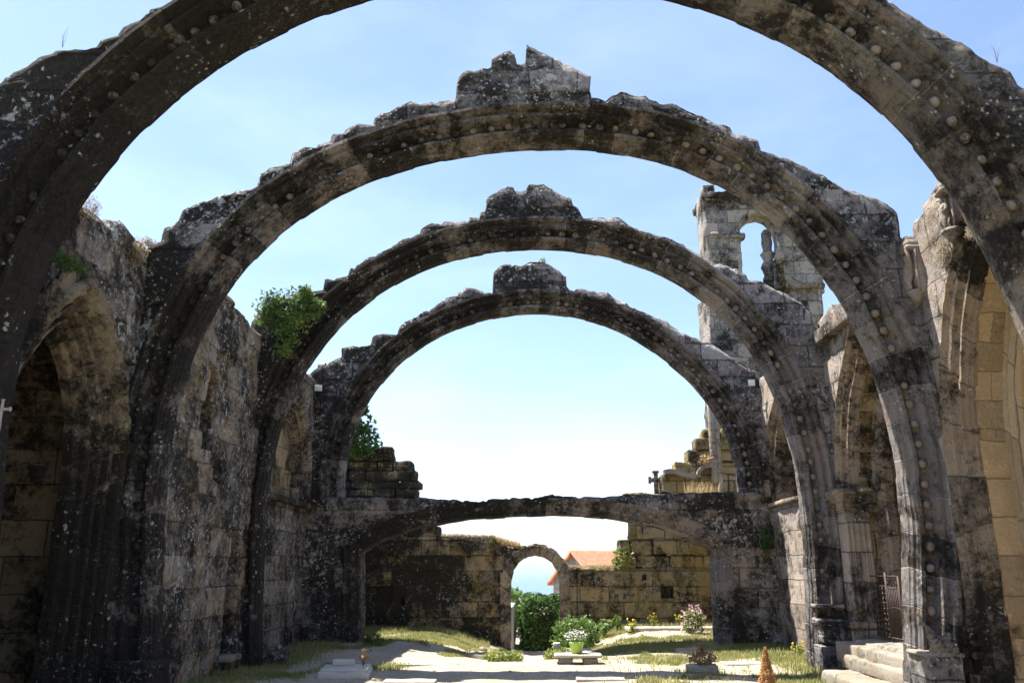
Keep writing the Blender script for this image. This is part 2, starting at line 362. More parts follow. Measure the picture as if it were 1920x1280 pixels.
# ------------------------------------------------------------------ generic mesh builders
def rbox(size, loc=(0, 0, 0), rot=0, r=.03, seg=.09, amp=.012, seed=0, taper=1.0, me=None, tilt=(0, 0), lim=40):
    hx, hy, hz = size[0] / 2, size[1] / 2, size[2] / 2; bm = bmesh.new()
    V = {}; 
    def vert(p):
        k = (round(p[0], 5), round(p[1], 5), round(p[2], 5))
        if k not in V: V[k] = bm.verts.new(p)
        return V[k]
    h = (hx, hy, hz); r = min(r, hx * .9, hy * .9, hz * .9); cells = []
    uvl = bm.loops.layers.uv.new('UVMap')
    def axis(n_):
        c = [-h[n_], -h[n_] + r]; k = max(1, min(lim, int((2 * h[n_] - 2 * r) / seg)))
        c += [-h[n_] + r + (2 * h[n_] - 2 * r) * i / k for i in range(1, k)] + [h[n_] - r, h[n_]]; return c
    AX = [axis(0), axis(1), axis(2)]
    for d in range(3):
        e, f = (d + 1) % 3, (d + 2) % 3
        for sg in (-1, 1):
            for i in range(len(AX[e]) - 1):
                for j in range(len(AX[f]) - 1):
                    q = []
                    for (ii, jj) in ((i, j), (i + 1, j), (i + 1, j + 1), (i, j + 1)):
                        p = [0, 0, 0]; p[d] = sg * h[d]; p[e] = AX[e][ii]; p[f] = AX[f][jj]; q.append(tuple(p))
                    if sg < 0: q = q[::-1]
                    try: fc = bm.faces.new([vert(p) for p in q])
                    except ValueError: continue
                    for lp, p in zip(fc.loops, q):
                        if d == 0: lp[uvl].uv = (p[1] + loc[1] + 1.7 * sg, p[2] + loc[2])
                        elif d == 1: lp[uvl].uv = (p[0] + loc[0], p[2] + loc[2])
                        else: lp[uvl].uv = (p[0] + loc[0], p[1] + loc[1])
    for v in bm.verts:
        p = v.co.copy(); core = Vector([max(-(h[i] - r), min(h[i] - r, p[i])) for i in range(3)]); d = p - core
        if d.length > 1e-6: p = core + d.normalized() * r
        wz = (p.z + hz) / (2 * hz); k = 1 + (taper - 1) * wz; p.x *= k; p.y *= k
        g = (p + Vector(loc)); dn = d.normalized() if d.length > 1e-6 else Vector((0, 0, 1))
        p += dn * amp * (FB(g.x, g.y, g.z + seed, 2.2, 4) * 1.6 + .4 * FB(g.x, g.y, g.z + seed, 9, 3))
        v.co = p
    mt = Matrix.Translation(loc) @ Matrix.Rotation(rot, 4, 'Z') @ Matrix.Rotation(tilt[0], 4, 'X') @ Matrix.Rotation(tilt[1], 4, 'Y')
    bm.transform(mt)
    out = me if me is not None else bpy.data.meshes.new('rough_block')
    if me is not None and len(me.vertices): bm.from_mesh(me)
    bm.to_mesh(out); bm.free(); out.polygons.foreach_set('use_smooth', [True] * len(out.polygons)); return out
def boxes(name, lst, mat, parent=None, **kw):
    me = bpy.data.meshes.new(name)
    for b in lst:
        a = dict(kw)
        if len(b) > 2: a.update(b[2])
        rbox(b[0], b[1], me=me, **a)
    return link(name, me, mat, parent, world=True)
def lathe(name, prof, mat, parent=None, loc=(0, 0, 0), seg=20, world=True, flute=0):
    vs = []; fs = []; uv = []
    for (r, z) in prof:
        for k in range(seg):
            a = 2 * math.pi * k / seg; rr_ = r * (1 - flute * (.5 + .5 * math.cos(a * 8)))
            vs.append((loc[0] + rr_ * math.cos(a), loc[1] + rr_ * math.sin(a), loc[2] + z)); uv.append((a * r, z))
    for i in range(len(prof) - 1):
        for k in range(seg): fs.append((i * seg + k, i * seg + (k + 1) % seg, (i + 1) * seg + (k + 1) % seg, (i + 1) * seg + k))
    fs.append(tuple(range(seg))[::-1]); fs.append(tuple((len(prof) - 1) * seg + k for k in range(seg)))
    return link(name, mesh_np(name, vs, fs, uv), mat, parent, world=world)
def tube_data(pts, r, seg=6, r1=None):
    vs = []; fs = []; n = len(pts); pts = [Vector(p) for p in pts]
    for i, p in enumerate(pts):
        t = (pts[min(i + 1, n - 1)] - pts[max(i - 1, 0)]).normalized(); up = Vector((0, 0, 1)) if abs(t.z) < .9 else Vector((1, 0, 0))
        a = t.cross(up).normalized(); b = t.cross(a); rr_ = r + ((r1 if r1 is not None else r) - r) * i / max(1, n - 1)
        for k in range(seg):
            w = 2 * math.pi * k / seg; vs.append(p + a * rr_ * math.cos(w) + b * rr_ * math.sin(w))
    for i in range(n - 1):
        for k in range(seg): fs.append((i * seg + k, i * seg + (k + 1) % seg, (i + 1) * seg + (k + 1) % seg, (i + 1) * seg + k))
    fs.append(tuple(range(seg))[::-1]); fs.append(tuple((n - 1) * seg + k for k in range(seg)))
    return vs, fs
def merge(parts):
    V = []; Fs = []
    for v, f in parts:
        o = len(V); V += list(v); Fs += [tuple(i + o for i in q) for q in f]
    return V, Fs
def leaves(pts, size, jit=.5, up=.3, shape='leaf'):
    vs = []; fs = []
    for p in pts:
        n = Vector((random.gauss(0, 1), random.gauss(0, 1), random.gauss(0, 1) + up)).normalized(); a = n.orthogonal().normalized()
        a = Matrix.Rotation(random.uniform(0, 6.28), 3, n) @ a; b = n.cross(a); s = size * random.uniform(1 - jit, 1 + jit); p = Vector(p); i = len(vs)
        vs += [p - a * s, p - b * s * .55 + n * s * .1, p + a * s, p + b * s * .55 + n * s * .1]; fs.append((i, i + 1, i + 2, i + 3))
    return vs, fs
def blob_points(c, rad, n, shell=.55, seed=0, rough=.35):
    out = []; c = Vector(c)
    while len(out) < n:
        d = Vector((random.gauss(0, 1), random.gauss(0, 1), random.gauss(0, 1))).normalized()
        k = 1 + rough * FB(d.x * 1.5 + seed, d.y * 1.5, d.z * 1.5 + seed, 1.4, 3)
        if FB(d.x * 3 + seed, d.y * 3, d.z * 3, 1.5, 2) < -.55: continue
        q = random.uniform(shell, 1) ** .5 * k; out.append(c + Vector((d.x * rad[0], d.y * rad[1], d.z * rad[2])) * q)
    return out
def blades(pts, h, w=.006, lean=.4):
    vs = []; fs = []
    for p in pts:
        a = random.uniform(0, 6.28); hh = h * random.uniform(.5, 1.3); d = Vector((math.cos(a), math.sin(a), 0)); l = lean * hh * random.uniform(.2, 1); p = Vector(p); i = len(vs)
        s = Vector((-d.y, d.x, 0)) * w
        vs += [p - s, p + s, p + d * l * .4 + s * .7 + Vector((0, 0, hh * .6)), p + d * l * .4 - s * .7 + Vector((0, 0, hh * .6)), p + d * l + Vector((0, 0, hh))]
        fs += [(i, i + 1, i + 2, i + 3), (i + 3, i + 2, i + 4)]
    return vs, fs

# ------------------------------------------------------------------ ground
def sstep(a, b, x): t = max(0, min(1, (x - a) / (b - a))); return t * t * (3 - 2 * t)
def pathx(y): return -.75 + .7 * sstep(14, 22, y)
def pathw(y): return 1.75 - .95 * sstep(13.5, 21, y)
def gz(x, y):
    z = 0.0; tr = math.exp(-((x - pathx(y)) / max(1.5, pathw(y) * 1.1)) ** 2 / 1.1)
    z -= .50 * sstep(15.5, 22, y) * tr
    z += .20 * sstep(17, 22.5, y) * sstep(.9, 2.6, x) * (1 - sstep(24, 28, y)) + .10 * sstep(16, 21, y) * sstep(-1.2, -2.6, x) * (1 - sstep(24, 28, y))
    if y > 23.6:
        k = y - 23.6; z = z * (1 - sstep(23.6, 27, y)) - .5 * sstep(23.6, 25.5, y) - .03 * max(0, k) - 34 * sstep(70, 900, y)
    ax = abs(x) 
    if ax > 12: z -= 30 * sstep(40, 1500, ax) 
    if abs(x) < 30 and -10 < y < 60: z += .05 * FB(x, y, 0, .35, 4) + .012 * FB(x, y, 3, 2.5, 3)
    return z
def grassmask(x, y):
    p = sstep(pathw(y) * .75, pathw(y) * 1.15 + .1, abs(x - pathx(y)))
    m = sstep(-.12, .28, FB(x, y * .8, 11, .55, 4) + .28 * FB(x, y, 4, 3, 2)) * p
    if x > 1.0: m = min(1, m * 1.15 + .12)
    edge = sstep(3.6, 4.9, abs(x)); m = max(m * .95, edge * .9 * p)
    if 13 < y < 23.5 and x > .5: m = max(m, .75 * sstep(21.0, 22.6, y))
    if x < -1.2 and 19.5 < y < 23: m = max(m, .8 * sstep(20.5, 22.3, y) * p)
    if y > 23.6: m = max(m * 1, sstep(.9, 1.6, abs(x + .1)))
    return max(0, min(1, m))
def axisvals(lo, hi, step, far):
    a = list(np.arange(lo, hi + 1e-6, step)); s = step; v = lo; left = []
    while v > -far: s *= 1.35; v -= s; left.append(v)
    s = step; v = hi; right = []
    while v < far: s *= 1.35; v += s; right.append(v)
    return left[::-1] + a + right
gx = axisvals(-7, 7, .11, 9000); gy = axisvals(6, 27, .11, 30000)
gv = [(x, y, gz(x, y)) for y in gy for x in gx]; nx = len(gx)
gf = [(j * nx + i, j * nx + i + 1, (j + 1) * nx + i + 1, (j + 1) * nx + i) for j in range(len(gy) - 1) for i in range(nx - 1)]
gm = mesh_np('ground', gv, gf)
at = gm.attributes.new('grass', 'FLOAT', 'POINT'); at.data.foreach_set('value', [grassmask(v[0], v[1]) if abs(v[0]) < 60 and v[1] < 80 else 1.0 for v in gv])
b = NB('sandy_ground'); g = b.n('ShaderNodeNewGeometry'); P = g.outputs['Position']; a_ = b.n('ShaderNodeAttribute'); a_.attribute_name = 'grass'
sand = b.mix(b.ramp(b.noise(P, 1.3, 6, .65), .3, .7), (.37, .32, .245), (.48, .43, .35)); sand = b.mix(b.math('MULTIPLY', b.ramp(b.noise(P, 22, 5, .7), .4, .7), .7), sand, (.27, .21, .14))
sand = b.mix(b.math('MULTIPLY', b.ramp(b.noise(P, 4, 8, .8), .48, .66), .55), sand, (.26, .21, .13))
turf = b.mix(b.ramp(b.noise(P, 3, 6, .7), .36, .62), (.17, .18, .05), (.42, .36, .18)); turf = b.mix(b.math('MULTIPLY', b.ramp(b.noise(P, 30, 4, .7), .4, .7), .55), turf, (.09, .10, .03))
gf_ = b.ramp(b.math('ADD', a_.outputs['Fac'], b.math('MULTIPLY', b.math('SUBTRACT', b.noise(P, 7, 5, .7), .5), 1.1)), .38, .62)
b.l(b.mix(gf_, sand, turf), b.b.inputs['Base Color'])
bp = b.n('ShaderNodeBump', Strength=.8, Distance=.05); b.l(b.math('ADD', b.noise(P, 9, 8, .75), b.math('MULTIPLY', b.noise(P, 55, 4, .7), .4)), bp.inputs['Height']); b.l(bp.outputs[0], b.b.inputs['Normal'])
tag(link('ground', gm, b.m), kind='structure')
# water and hills
b = NB('sea_water'); b.b.inputs['Roughness'].default_value = .25; b.b.inputs['Base Color'].default_value = (.045, .10, .18, 1); b.b.inputs['Specular IOR Level'].default_value = .4
g = b.n('ShaderNodeNewGeometry'); bp = b.n('ShaderNodeBump', Strength=.6, Distance=1); b.l(b.noise(g.outputs['Position'], .12, 4, .6), bp.inputs['Height']); b.l(bp.outputs[0], b.b.inputs['Normal'])
tag(link('water', mesh_np('water', [(-25000, 450, -31.5), (25000, 450, -31.5), (25000, 28000, -31.5), (-25000, 28000, -31.5)], [(0, 1, 2, 3)]), b.m), kind='structure')
hv = []; hf = []; HX = np.linspace(-9000, 9000, 240); HYs = np.linspace(0, 1, 14)
for y in HYs:
    for x in HX:
        hv.append((x, 8500 + 3500 * y, -34 + math.sin(math.pi * min(1, y * 1.0)) * (75 + 55 * FB(x * .0006, y, 1, 1, 5))))
hf = [(j * 240 + i, j * 240 + i + 1, (j + 1) * 240 + i + 1, (j + 1) * 240 + i) for j in range(13) for i in range(239)]
tag(link('hills', mesh_np('hills', hv, hf), simple('hill_woods', (.10, .14, .10), .9, scale=.004)), kind='structure')

# ------------------------------------------------------------------ the four great arches
TB = .52
ARCH = [
 dict(back=7.75, ground=True, inner=[(1990, 1290), (1985, 1150), (1975, 900), (1950, 730), (1920, 635), (1880, 555), (1830, 440), (1772, 345), (1730, 285), (1680, 235), (1630, 185), (1560, 132), (1500, 95), (1390, 38), (1280, 0), (1130, -28), (972, -38), (810, -28), (665, 0), (640, 10), (500, 70), (410, 122), (320, 190), (235, 272), (165, 365), (100, 460), (65, 555), (40, 640), (17, 790), (3, 880), (-15, 1100), (-25, 1290)],
      outer=[(2120, 1400), (2120, 330), (1990, 185), (1920, 150), (1905, 125), (1870, 110), (1835, 92), (1812, 72), (1790, 62), (1740, 38), (1720, 25), (1675, -2), (1640, -30), (1560, -50), (1480, -80), (1300, -130), (1120, -175), (1110, -240), (860, -240), (850, -170), (640, -130), (480, -60), (400, -45), (310, -2), (270, 3), (265, 15), (225, 44), (215, 62), (175, 66), (170, 81), (100, 84), (65, 104), (30, 126), (0, 140), (-60, 190), (-150, 300), (-150, 1400)]),
 dict(back=11.3, ground=True, inner=[(1696, 1300), (1692, 1140), (1690, 1040), (1682, 940), (1675, 865), (1662, 795), (1650, 740), (1625, 670), (1590, 595), (1540, 520), (1480, 452), (1425, 400), (1355, 350), (1280, 319), (1240, 305), (1140, 288), (1060, 283), (960, 286), (840, 300), (740, 325), (640, 363), (550, 425), (475, 490), (435, 540), (410, 580), (378, 640), (350, 705), (332, 775), (320, 855), (314, 960), (307, 1075), (300, 1255), (299, 1300)],
      outer=[(1800, 1400), (1800, 700), (1760, 520), (1692, 440), (1690, 415), (1686, 396), (1680, 388), (1650, 367), (1590, 345), (1575, 335), (1535, 320), (1490, 295), (1430, 277), (1425, 257), (1375, 245), (1370, 235), (1315, 215), (1280, 200), (1215, 177), (1165, 165), (1145, 175), (1137, 182), (1110, 174), (1106, 155), (1114, 150), (1112, 135), (1075, 119), (1055, 116), (1045, 103), (1010, 89), (987, 80), (985, 115), (969, 116), (965, 95), (955, 91), (921, 103), (920, 116), (900, 120), (875, 125), (857, 142), (854, 183), (800, 187), (765, 185), (745, 190), (700, 217), (697, 226), (665, 228), (640, 240), (622, 246), (617, 262), (570, 272), (547, 285), (540, 302), (500, 310), (481, 325), (477, 344), (428, 357), (397, 370), (370, 372), (337, 390), (328, 408), (304, 425), (298, 450), (180, 500), (150, 700), (150, 1400)]),
 dict(back=15.3, ground=True, inner=[(1517, 1290), (1510, 1140), (1505, 1040), (1497, 960), (1492, 890), (1480, 825), (1455, 760), (1425, 695), (1392, 642), (1355, 602), (1327, 575), (1280, 538), (1215, 507), (1140, 485), (1070, 472), (1000, 470), (920, 478), (840, 492), (760, 525), (690, 565), (640, 615), (617, 642), (590, 680), (560, 730), (532, 785), (517, 840), (507, 890), (502, 965), (495, 1065), (492, 1190), (491, 1290)],
      outer=[(1590, 1400), (1590, 700), (1530, 600), (1528, 582), (1520, 572), (1467, 542), (1430, 525), (1405, 522), (1402, 512), (1367, 497), (1345, 495), (1330, 482), (1300, 467), (1280, 455), (1245, 440), (1200, 425), (1160, 405), (1095, 402), (1087, 390), (1075, 382), (1070, 370), (1030, 352), (1020, 345), (991, 340), (985, 352), (965, 354), (962, 347), (950, 350), (911, 370), (909, 391), (900, 392), (897, 402), (880, 403), (875, 412), (845, 412), (810, 415), (770, 442), (740, 452), (732, 460), (655, 500), (650, 513), (608, 522), (605, 542), (560, 545), (530, 560), (490, 575), (469, 600), (462, 625), (400, 700), (400, 1400)]),
 dict(back=19.6, ground=False, inner=[(1384, 940), (1380, 890), (1372, 855), (1355, 805), (1335, 770), (1310, 740), (1280, 706), (1260, 688), (1230, 665), (1190, 640), (1130, 610), (1065, 595), (990, 591), (940, 595), (865, 615), (813, 640), (755, 680), (720, 715), (695, 750), (670, 800), (655, 845), (650, 880), (648, 940)],
      outer=[(1480, 960), (1480, 760), (1427, 720), (1420, 695), (1380, 670), (1335, 645), (1300, 632), (1278, 622), (1250, 600), (1205, 582), (1160, 560), (1140, 547), (1090, 540), (1070, 542), (1063, 535), (1062, 515), (1030, 495), (1000, 487), (985, 492), (940, 495), (925, 507), (923, 549), (900, 545), (875, 540), (835, 560), (790, 585), (746, 610), (740, 622), (701, 627), (697, 645), (640, 650), (637, 668), (600, 685), (583, 694), (560, 720), (520, 780), (520, 960)])]
ALAB = ['nearest great arch of the ruined nave, crown cut off by the top of the picture',
        'second great arch of the nave, with a broken split block crest above its crown',
        'third great arch of the nave, ivy on its left shoulder and a stepped pyramid crest',
        'farthest great arch of the nave, standing above the low flat arch']
STS = []
for i, A in enumerate(ARCH):
    bk = A['back']; fr = bk - TB
    inner = [UY(px, py, bk) for px, py in A['inner']]; outer = [UY(px, py, fr) for px, py in A['outer']]
    if A['ground']:
        inner[0] = (inner[0][0], -.4); inner[-1] = (inner[-1][0], -.4)
        outer[0] = (outer[0][0], -.6); outer[-1] = (outer[-1][0], -.6)
    else: 
        inner[0] = (inner[0][0], 3.2); inner[-1] = (inner[-1][0], 3.2); outer[0] = (outer[0][0], 3.15); outer[-1] = (outer[-1][0], 3.15)
    C = (0.0, 3.6 if A['ground'] else 3.9)
    mapf = (lambda f: (lambda a, z, t: (a, f + t, z)))(fr)
    wall, ringd, st = star_sweep(inner, outer, C, mapf, T=.82, smooth_deg=11, seed=i * 13.7, ds=.05, cell=.075)
    t = thing('great_arch', ALAB[i], 'arch', (0, fr, 0), group='great arches across the nave')
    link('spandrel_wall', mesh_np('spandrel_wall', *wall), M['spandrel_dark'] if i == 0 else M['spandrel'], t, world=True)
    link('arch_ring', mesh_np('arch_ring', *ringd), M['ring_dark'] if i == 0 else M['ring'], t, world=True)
    balls(t, st, C, mapf, .212, .175, .25 if i < 3 else .22, .059, s0=.1)
    A['t'] = t; STS.append(st)

# low flat arch under the farthest one
D4 = 19.08
li = [(1336, 1240), (1333, 1120), (1330, 1032), (1280, 1007), (1230, 990), (1170, 978), (1120, 971), (1040, 967), (960, 970), (880, 975), (820, 985), (780, 993), (730, 1010), (684, 1036), (686, 1120), (687, 1240)]
inn = [UY(p, q, 19.75) for p, q in li]; inn[0] = (inn[1][0], -.5); inn[-1] = (inn[-2][0], -.5)
ztop = 3.25; out = [(6.1, -.6), (6.1, ztop + .05)] + [UY(p, q, D4) for p, q in ((1370, 921), (1240, 925), (1180, 929), (1120, 930), (1040, 930), (960, 934), (920, 936), (905, 938), (850, 936), (780, 932), (650, 932))] + [(-6.1, ztop + .05), (-6.1, -.6)]
RING5 = [(.36, -.03), (.33, -.04), (.30, .0), (.26, .03), (.22, .04), (.15, .06), (.08, .09), (.05, .07), (.02, .09), (.0, .14)]
C5 = (-.05, .6); mapf5 = lambda a, z, t: (a, D4 + t, z)
wall, ringd, st5 = star_sweep(inn, out, C5, mapf5, T=.95, ring=RING5, tb=.68, seed=71, ds=.05, cell=.075)
t5 = thing('low_arch', 'low flat stone arch below the farthest great arch, its top nearly level', 'arch', (0, D4, 0))
link('spandrel_wall', mesh_np('spandrel_wall', *wall), stone('low_arch_wall', (.29, .26, .245), moss=.485, lichen=1.4, brick=(.75, .42), mortar=.45, warmth=.4), t5, world=True)
link('arch_ring', mesh_np('arch_ring', *ringd), M['ring'], t5, world=True)
balls(t5, st5, C5, mapf5, .19, .0, .26, .05, zmin=.6, s0=.3)

# ------------------------------------------------------------------ side walls
XR, XL = 5.3, -5.4
def pointed(y0, y1, zs, za, base, n=12):
    """two-centred pointed opening outline from (y1,base) up over apex to (y0,base), ordered so angle increases about the middle"""
    c = (y0 + y1) / 2; hw = (y1 - y0) / 2; h = za - zs; Rr = (hw * hw + h * h) / (2 * hw); pts = [(y1, base), (y1, zs)]
    if h <= hw * 1.01: Rr = hw
    amax = math.asin(min(1, h / Rr))
    for k in range(1, n + 1):
        a = amax * k / n; pts.append((y1 - Rr + Rr * math.cos(a), zs + Rr * math.sin(a)))
    left = [(2 * c - p[0], p[1]) for p in pts[::-1]][1:]
    return pts + left
CHR = [(.46, -.03), (.43, -.045), (.40, .0), (.37, .05), (.34, .10), (.31, .09), (.28, .07), (.25, .09), (.235, .15), (.20, .22), (.17, .26), (.145, .25), (.12, .225), (.09, .24), (.08, .30), (.06, .36), (.03, .40), (.0, .42)]
def bay(parent, side, y0, y1, opening, base, top, mw, mr, T=.85, ring=CHR, seed=0, tb=.6, recess=(), z0=-.6, back_ring=True, soff=None, dx=0, **kw):
    X = (XR if side > 0 else XL) + dx
    mapf = (lambda a, z, t: (X + t, a, z)) if side > 0 else (lambda a, z, t: (X - t, a, z))
    c = ((opening[0][0] + opening[-1][0]) / 2, base + .5 * (max(p[1] for p in opening) - base))
    out = [(y1, z0)] + [(y1 - (y1 - y0) * f, z) for f, z in top] + [(y0, z0)]
    w, r_, st = star_sweep(opening, out, c, mapf, T=T, ring=ring, tb=tb, seed=seed, recess=recess, bw=.9, rh=.48, back_ring=back_ring, soff=soff, **kw)
    link('wall_bay', mesh_np('wall_bay', *w), mw, parent, world=True); link('bay_arch', mesh_np('bay_arch', *r_), mr, parent, world=True)
    return st, c, mapf

def panel(name, parent, mapf, a0, a1, z0, topfn, T, mat, recess=(), cell=.055, bw=.9, rh=.46, amp=.03, seed=0):
    A = list(np.arange(a0, a1, cell)) + [a1]
    for r_ in recess: A += [r_[0] - .004, r_[0] + .004, r_[1] - .004, r_[1] + .004]
    A = sorted(a for a in set(A) if a0 <= a <= a1); mt = max(topfn(a) for a in A); NR_ = int((mt - z0) / cell); vs = []; uv = []
    for a in A:
        tp = topfn(a); col = []
        for j in range(NR_ + 1):
            z = z0 + (tp - z0) * j / NR_; t = -blockoff(a, z, bw, rh, amp) - .03 * FB(a, z, seed, 1.6) - .012 * FB(a, z, seed + 5, 7, 3)
            if tp - z < .12: t += (.12 - tp + z) ** 2 * 5
            for (u0, u1, v0, v1, dep) in recess:
                if u0 < a < u1 and v0 < z < v1: t += dep
            col.append((a, z, t, a, z))
        for q in range(1, 9): col.append((a, tp + .045 * FB(a, q * .1, seed + 3, 3.2, 4) - .02 * abs(q - 4.5) / 4, T * q / 9, a, tp + T * q / 9))
        for j in range(NR_, -1, -3): z = z0 + (tp - z0) * j / NR_; col.append((a, z, T + blockoff(a, z, bw, rh, amp), a + 2, z))
        vs += [mapf(*c[:3]) for c in col]; uv += [c[3:] for c in col]; m = len(col)
    fs = [(i * m + j, i * m + j + 1, (i + 1) * m + j + 1, (i + 1) * m + j) for i in range(len(A) - 1) for j in range(m - 1)]
    fs += [tuple(range(m)), tuple(range((len(A) - 1) * m, len(A) * m))[::-1]]
    me = mesh_np(name, vs, fs, uv); me.set_sharp_from_angle(angle=R(50)); return link(name, me, mat, parent, world=True)
CH2 = [(.36, -.03), (.33, -.04), (.31, .0), (.28, .035), (.25, .03), (.23, .01), (.20, .03), (.19, .09), (.15, .13), (.115, .12), (.10, .085), (.07, .09), (.06, .14), (.03, .155), (.02, .20), (.0, .21)]
CHL = [(.64, -.06), (.62, -.08), (.48, -.075), (.465, -.02), (.455, .05), (.43, .07), (.405, .05), (.395, .0), (.36, -.01), (.335, .02), (.33, .10), (.30, .135), (.265, .13), (.245, .09), (.24, .06), (.21, .05), (.185, .075), (.18, .16), (.15, .20), (.115, .20), (.10, .165), (.095, .13), (.07, .13), (.05, .16), (.045, .24), (.02, .27), (.0, .30)]
def chapel(parent, side, y0, y1, depth, h, mat, vaultmat, ribs=True, zs=2.9, floor=.1, off=.8, open_=False):
    """vaulted room behind an opening: back wall, two side walls, pointed vault with ribs"""
    X = (XR + off) if side > 0 else (XL - off); xe = X + side * depth
    def grid(fn, nu, nv, name, mat_):
        vs = []; uv = []
        for i in range(nu + 1):
            for j in range(nv + 1):
                p, q = fn(i / nu, j / nv); vs.append(p); uv.append(q)
        fs = [(i * (nv + 1) + j, (i + 1) * (nv + 1) + j, (i + 1) * (nv + 1) + j + 1, i * (nv + 1) + j + 1) for i in range(nu) for j in range(nv)]
        link(name, mesh_np(name, vs, fs, uv), mat_, parent, world=True)
    nz_ = lambda a, z, s: .02 * FB(a, z, s, 1.5) + blockoff(a, z, 1.05, .5, .016)
    top = h + .9
    grid(lambda u, v: ((xe + nz_(y0 + u * (y1 - y0), v * top, 1), y0 - .2 + u * (y1 - y0 + .4), -.5 + v * (top + .5)), (u * (y1 - y0), v * (top + .5))), 40, 70, 'chapel_back_wall', mat)
    for yy, s in ((y0, 1), (y1, -1)):
        grid(lambda u, v: ((X + u * (xe - X + side * .2), yy + s * nz_(u * depth, v * top, 7) , -.5 + v * (top + .5)), (u * depth + s * 3, v * (top + .5))), 40, 70, 'chapel_side_wall', mat)
    c = (y0 + y1) / 2; hw = (y1 - y0) / 2; hh = h - zs; Rr = (hw * hw + hh * hh) / (2 * hw); am = math.asin(min(1, hh / Rr))
    def arc(v):
        if v < .5: a = am * v * 2; return (y1 - Rr + Rr * math.cos(a), zs + Rr * math.sin(a))
        a = am * (1 - v) * 2; y = y1 - Rr + Rr * math.cos(a); return (2 * c - y, zs + Rr * math.sin(a))
    grid(lambda u, v: ((X + u * (xe - X) * (.45 + .1 * FB(v * 5, 0, 0, 1) if open_ else 1), arc(v)[0], arc(v)[1] + .02 * FB(u * 3, v * 6, 2, 2)), (u * depth, v * (hw * 2 + hh * 2))), 24, 48, 'chapel_vault', vaultmat)
    if not open_: link('chapel_roof', rbox((depth + 1, y1 - y0 + .8, .25), ((X + xe) / 2 + side * .1, c, h + .5), amp=.02, seg=.3), M['plain'], parent, world=True)  # open_ leaves roof and outer vault off so added skylight brightens the chapel
    link('chapel_floor', rbox((depth + .9, y1 - y0 + .1, .3), ((X + xe) / 2 - side * .2, c, floor - .15), amp=.01, seg=.3), M['step'], parent, world=True)
    if ribs:   # fan of ribs springing from the far corner near the nave
        for yy, sg in ((y1, -1), (y0, 1)):
            for k in range(5):
                f = (k + .6) / 5; pts = []
                tx, ty = X + side * depth * f * .95, yy + sg * hw * (1 - .15 * f)
                for q in range(13):
                    w = q / 12; pts.append((X + side * .12 + (tx - X - side * .12) * w ** 1.25, yy + sg * .1 + (ty - yy - sg * .1) * w ** 1.35, zs - .3 + (h - zs + .2) * math.sin(w * math.pi / 2)))
                v_, f_ = tube_data(pts, .085, 8); link('vault_rib', mesh_np('vault_rib', v_, f_), M['tan_dark'] if side < 0 else M['carved'], parent, world=True)

# right wall
tr = thing('right_side_wall', 'long right side wall of the nave with pointed chapel openings between the great arches', 'wall', (XR, 8, 0))
bay(tr, 1, 7.55, 10.9, pointed(8.35, 10.36, 2.95, 5.42, -.3), -.3, [(0, 6.33), (.12, 6.36), (.13, 6.46), (.3, 6.5), (.31, 6.42), (.6, 6.5), (1, 6.5)], M['right'], M['right_ring'], seed=3, z0=-.6, T=.56, tb=.23, ring=CH2, back_ring=False, soff=.26)
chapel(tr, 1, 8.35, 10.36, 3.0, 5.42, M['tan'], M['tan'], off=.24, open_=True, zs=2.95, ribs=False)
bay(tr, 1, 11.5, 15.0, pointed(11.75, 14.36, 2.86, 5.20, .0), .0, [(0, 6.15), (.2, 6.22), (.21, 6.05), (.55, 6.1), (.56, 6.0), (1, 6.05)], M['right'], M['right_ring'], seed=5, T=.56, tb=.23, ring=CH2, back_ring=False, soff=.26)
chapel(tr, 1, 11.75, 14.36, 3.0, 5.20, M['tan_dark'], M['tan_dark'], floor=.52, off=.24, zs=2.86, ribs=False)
for (ya, yb, zs_, za_, X_, mt) in ((8.60, 10.14, 2.95, 5.05, .52, M['tan']), (11.98, 14.14, 2.86, 4.85, .42, M['right_ring']), (12.2, 13.9, 2.86, 4.6, 1.3, M['right_ring'])):
    op = pointed(ya, yb, zs_, za_, -.3); cc = ((ya + yb) / 2, 2.4)
    _, rg, _ = star_sweep(op, [(yb + 1, -.3), (yb + 1, za_ + 1), (ya - 1, za_ + 1), (ya - 1, -.3)], cc, (lambda X_: (lambda a, z, t: (XR + X_ + t, a, z)))(X_), T=.5, tb=.28, ring=[(.34, .0), (.30, .0), (.27, .05), (.22, .04), (.18, .08), (.13, .06), (.08, .10), (.04, .10), (.0, .15)], seed=4, rows=3)
    link('inner_arch', mesh_np('bay_arch', *rg), mt, tr, world=True)
# blind bay 3-4: lower plain wall and a recessed pointed panel above a ledge
bay(tr, 1, 15.5, 19.3, pointed(16.25, 18.75, 3.5, 5.05, 3.02), 3.02, [(0, 6.0), (.4, 6.05), (.41, 5.9), (1, 5.95)], M['right'], M['right_ring'], seed=8, z0=3.0, T=.7, tb=.24, ring=CH2, back_ring=False, soff=.6)
link('blind_panel', rbox((.2, 3.4, 3.4), (XR + .62, 17.4, 4.1), amp=.02, seg=.12), M['spandrel'], tr, world=True)
link('lower_wall', rbox((.8, 3.9, 3.6), (XR + .42, 17.3, 1.2), amp=.03, seg=.1, r=.02), M['right'], tr, world=True)
link('ledge', rbox((.3, 3.7, .10), (XR + .08, 17.3, 3.02), amp=.012, seg=.1), M['right_ring'], tr, world=True)
link('wall_core', rbox((.7, 4.3, 6.6), (XR + .45, 5.4, 2.7), amp=.03, seg=.15), M['right'], tr, world=True)
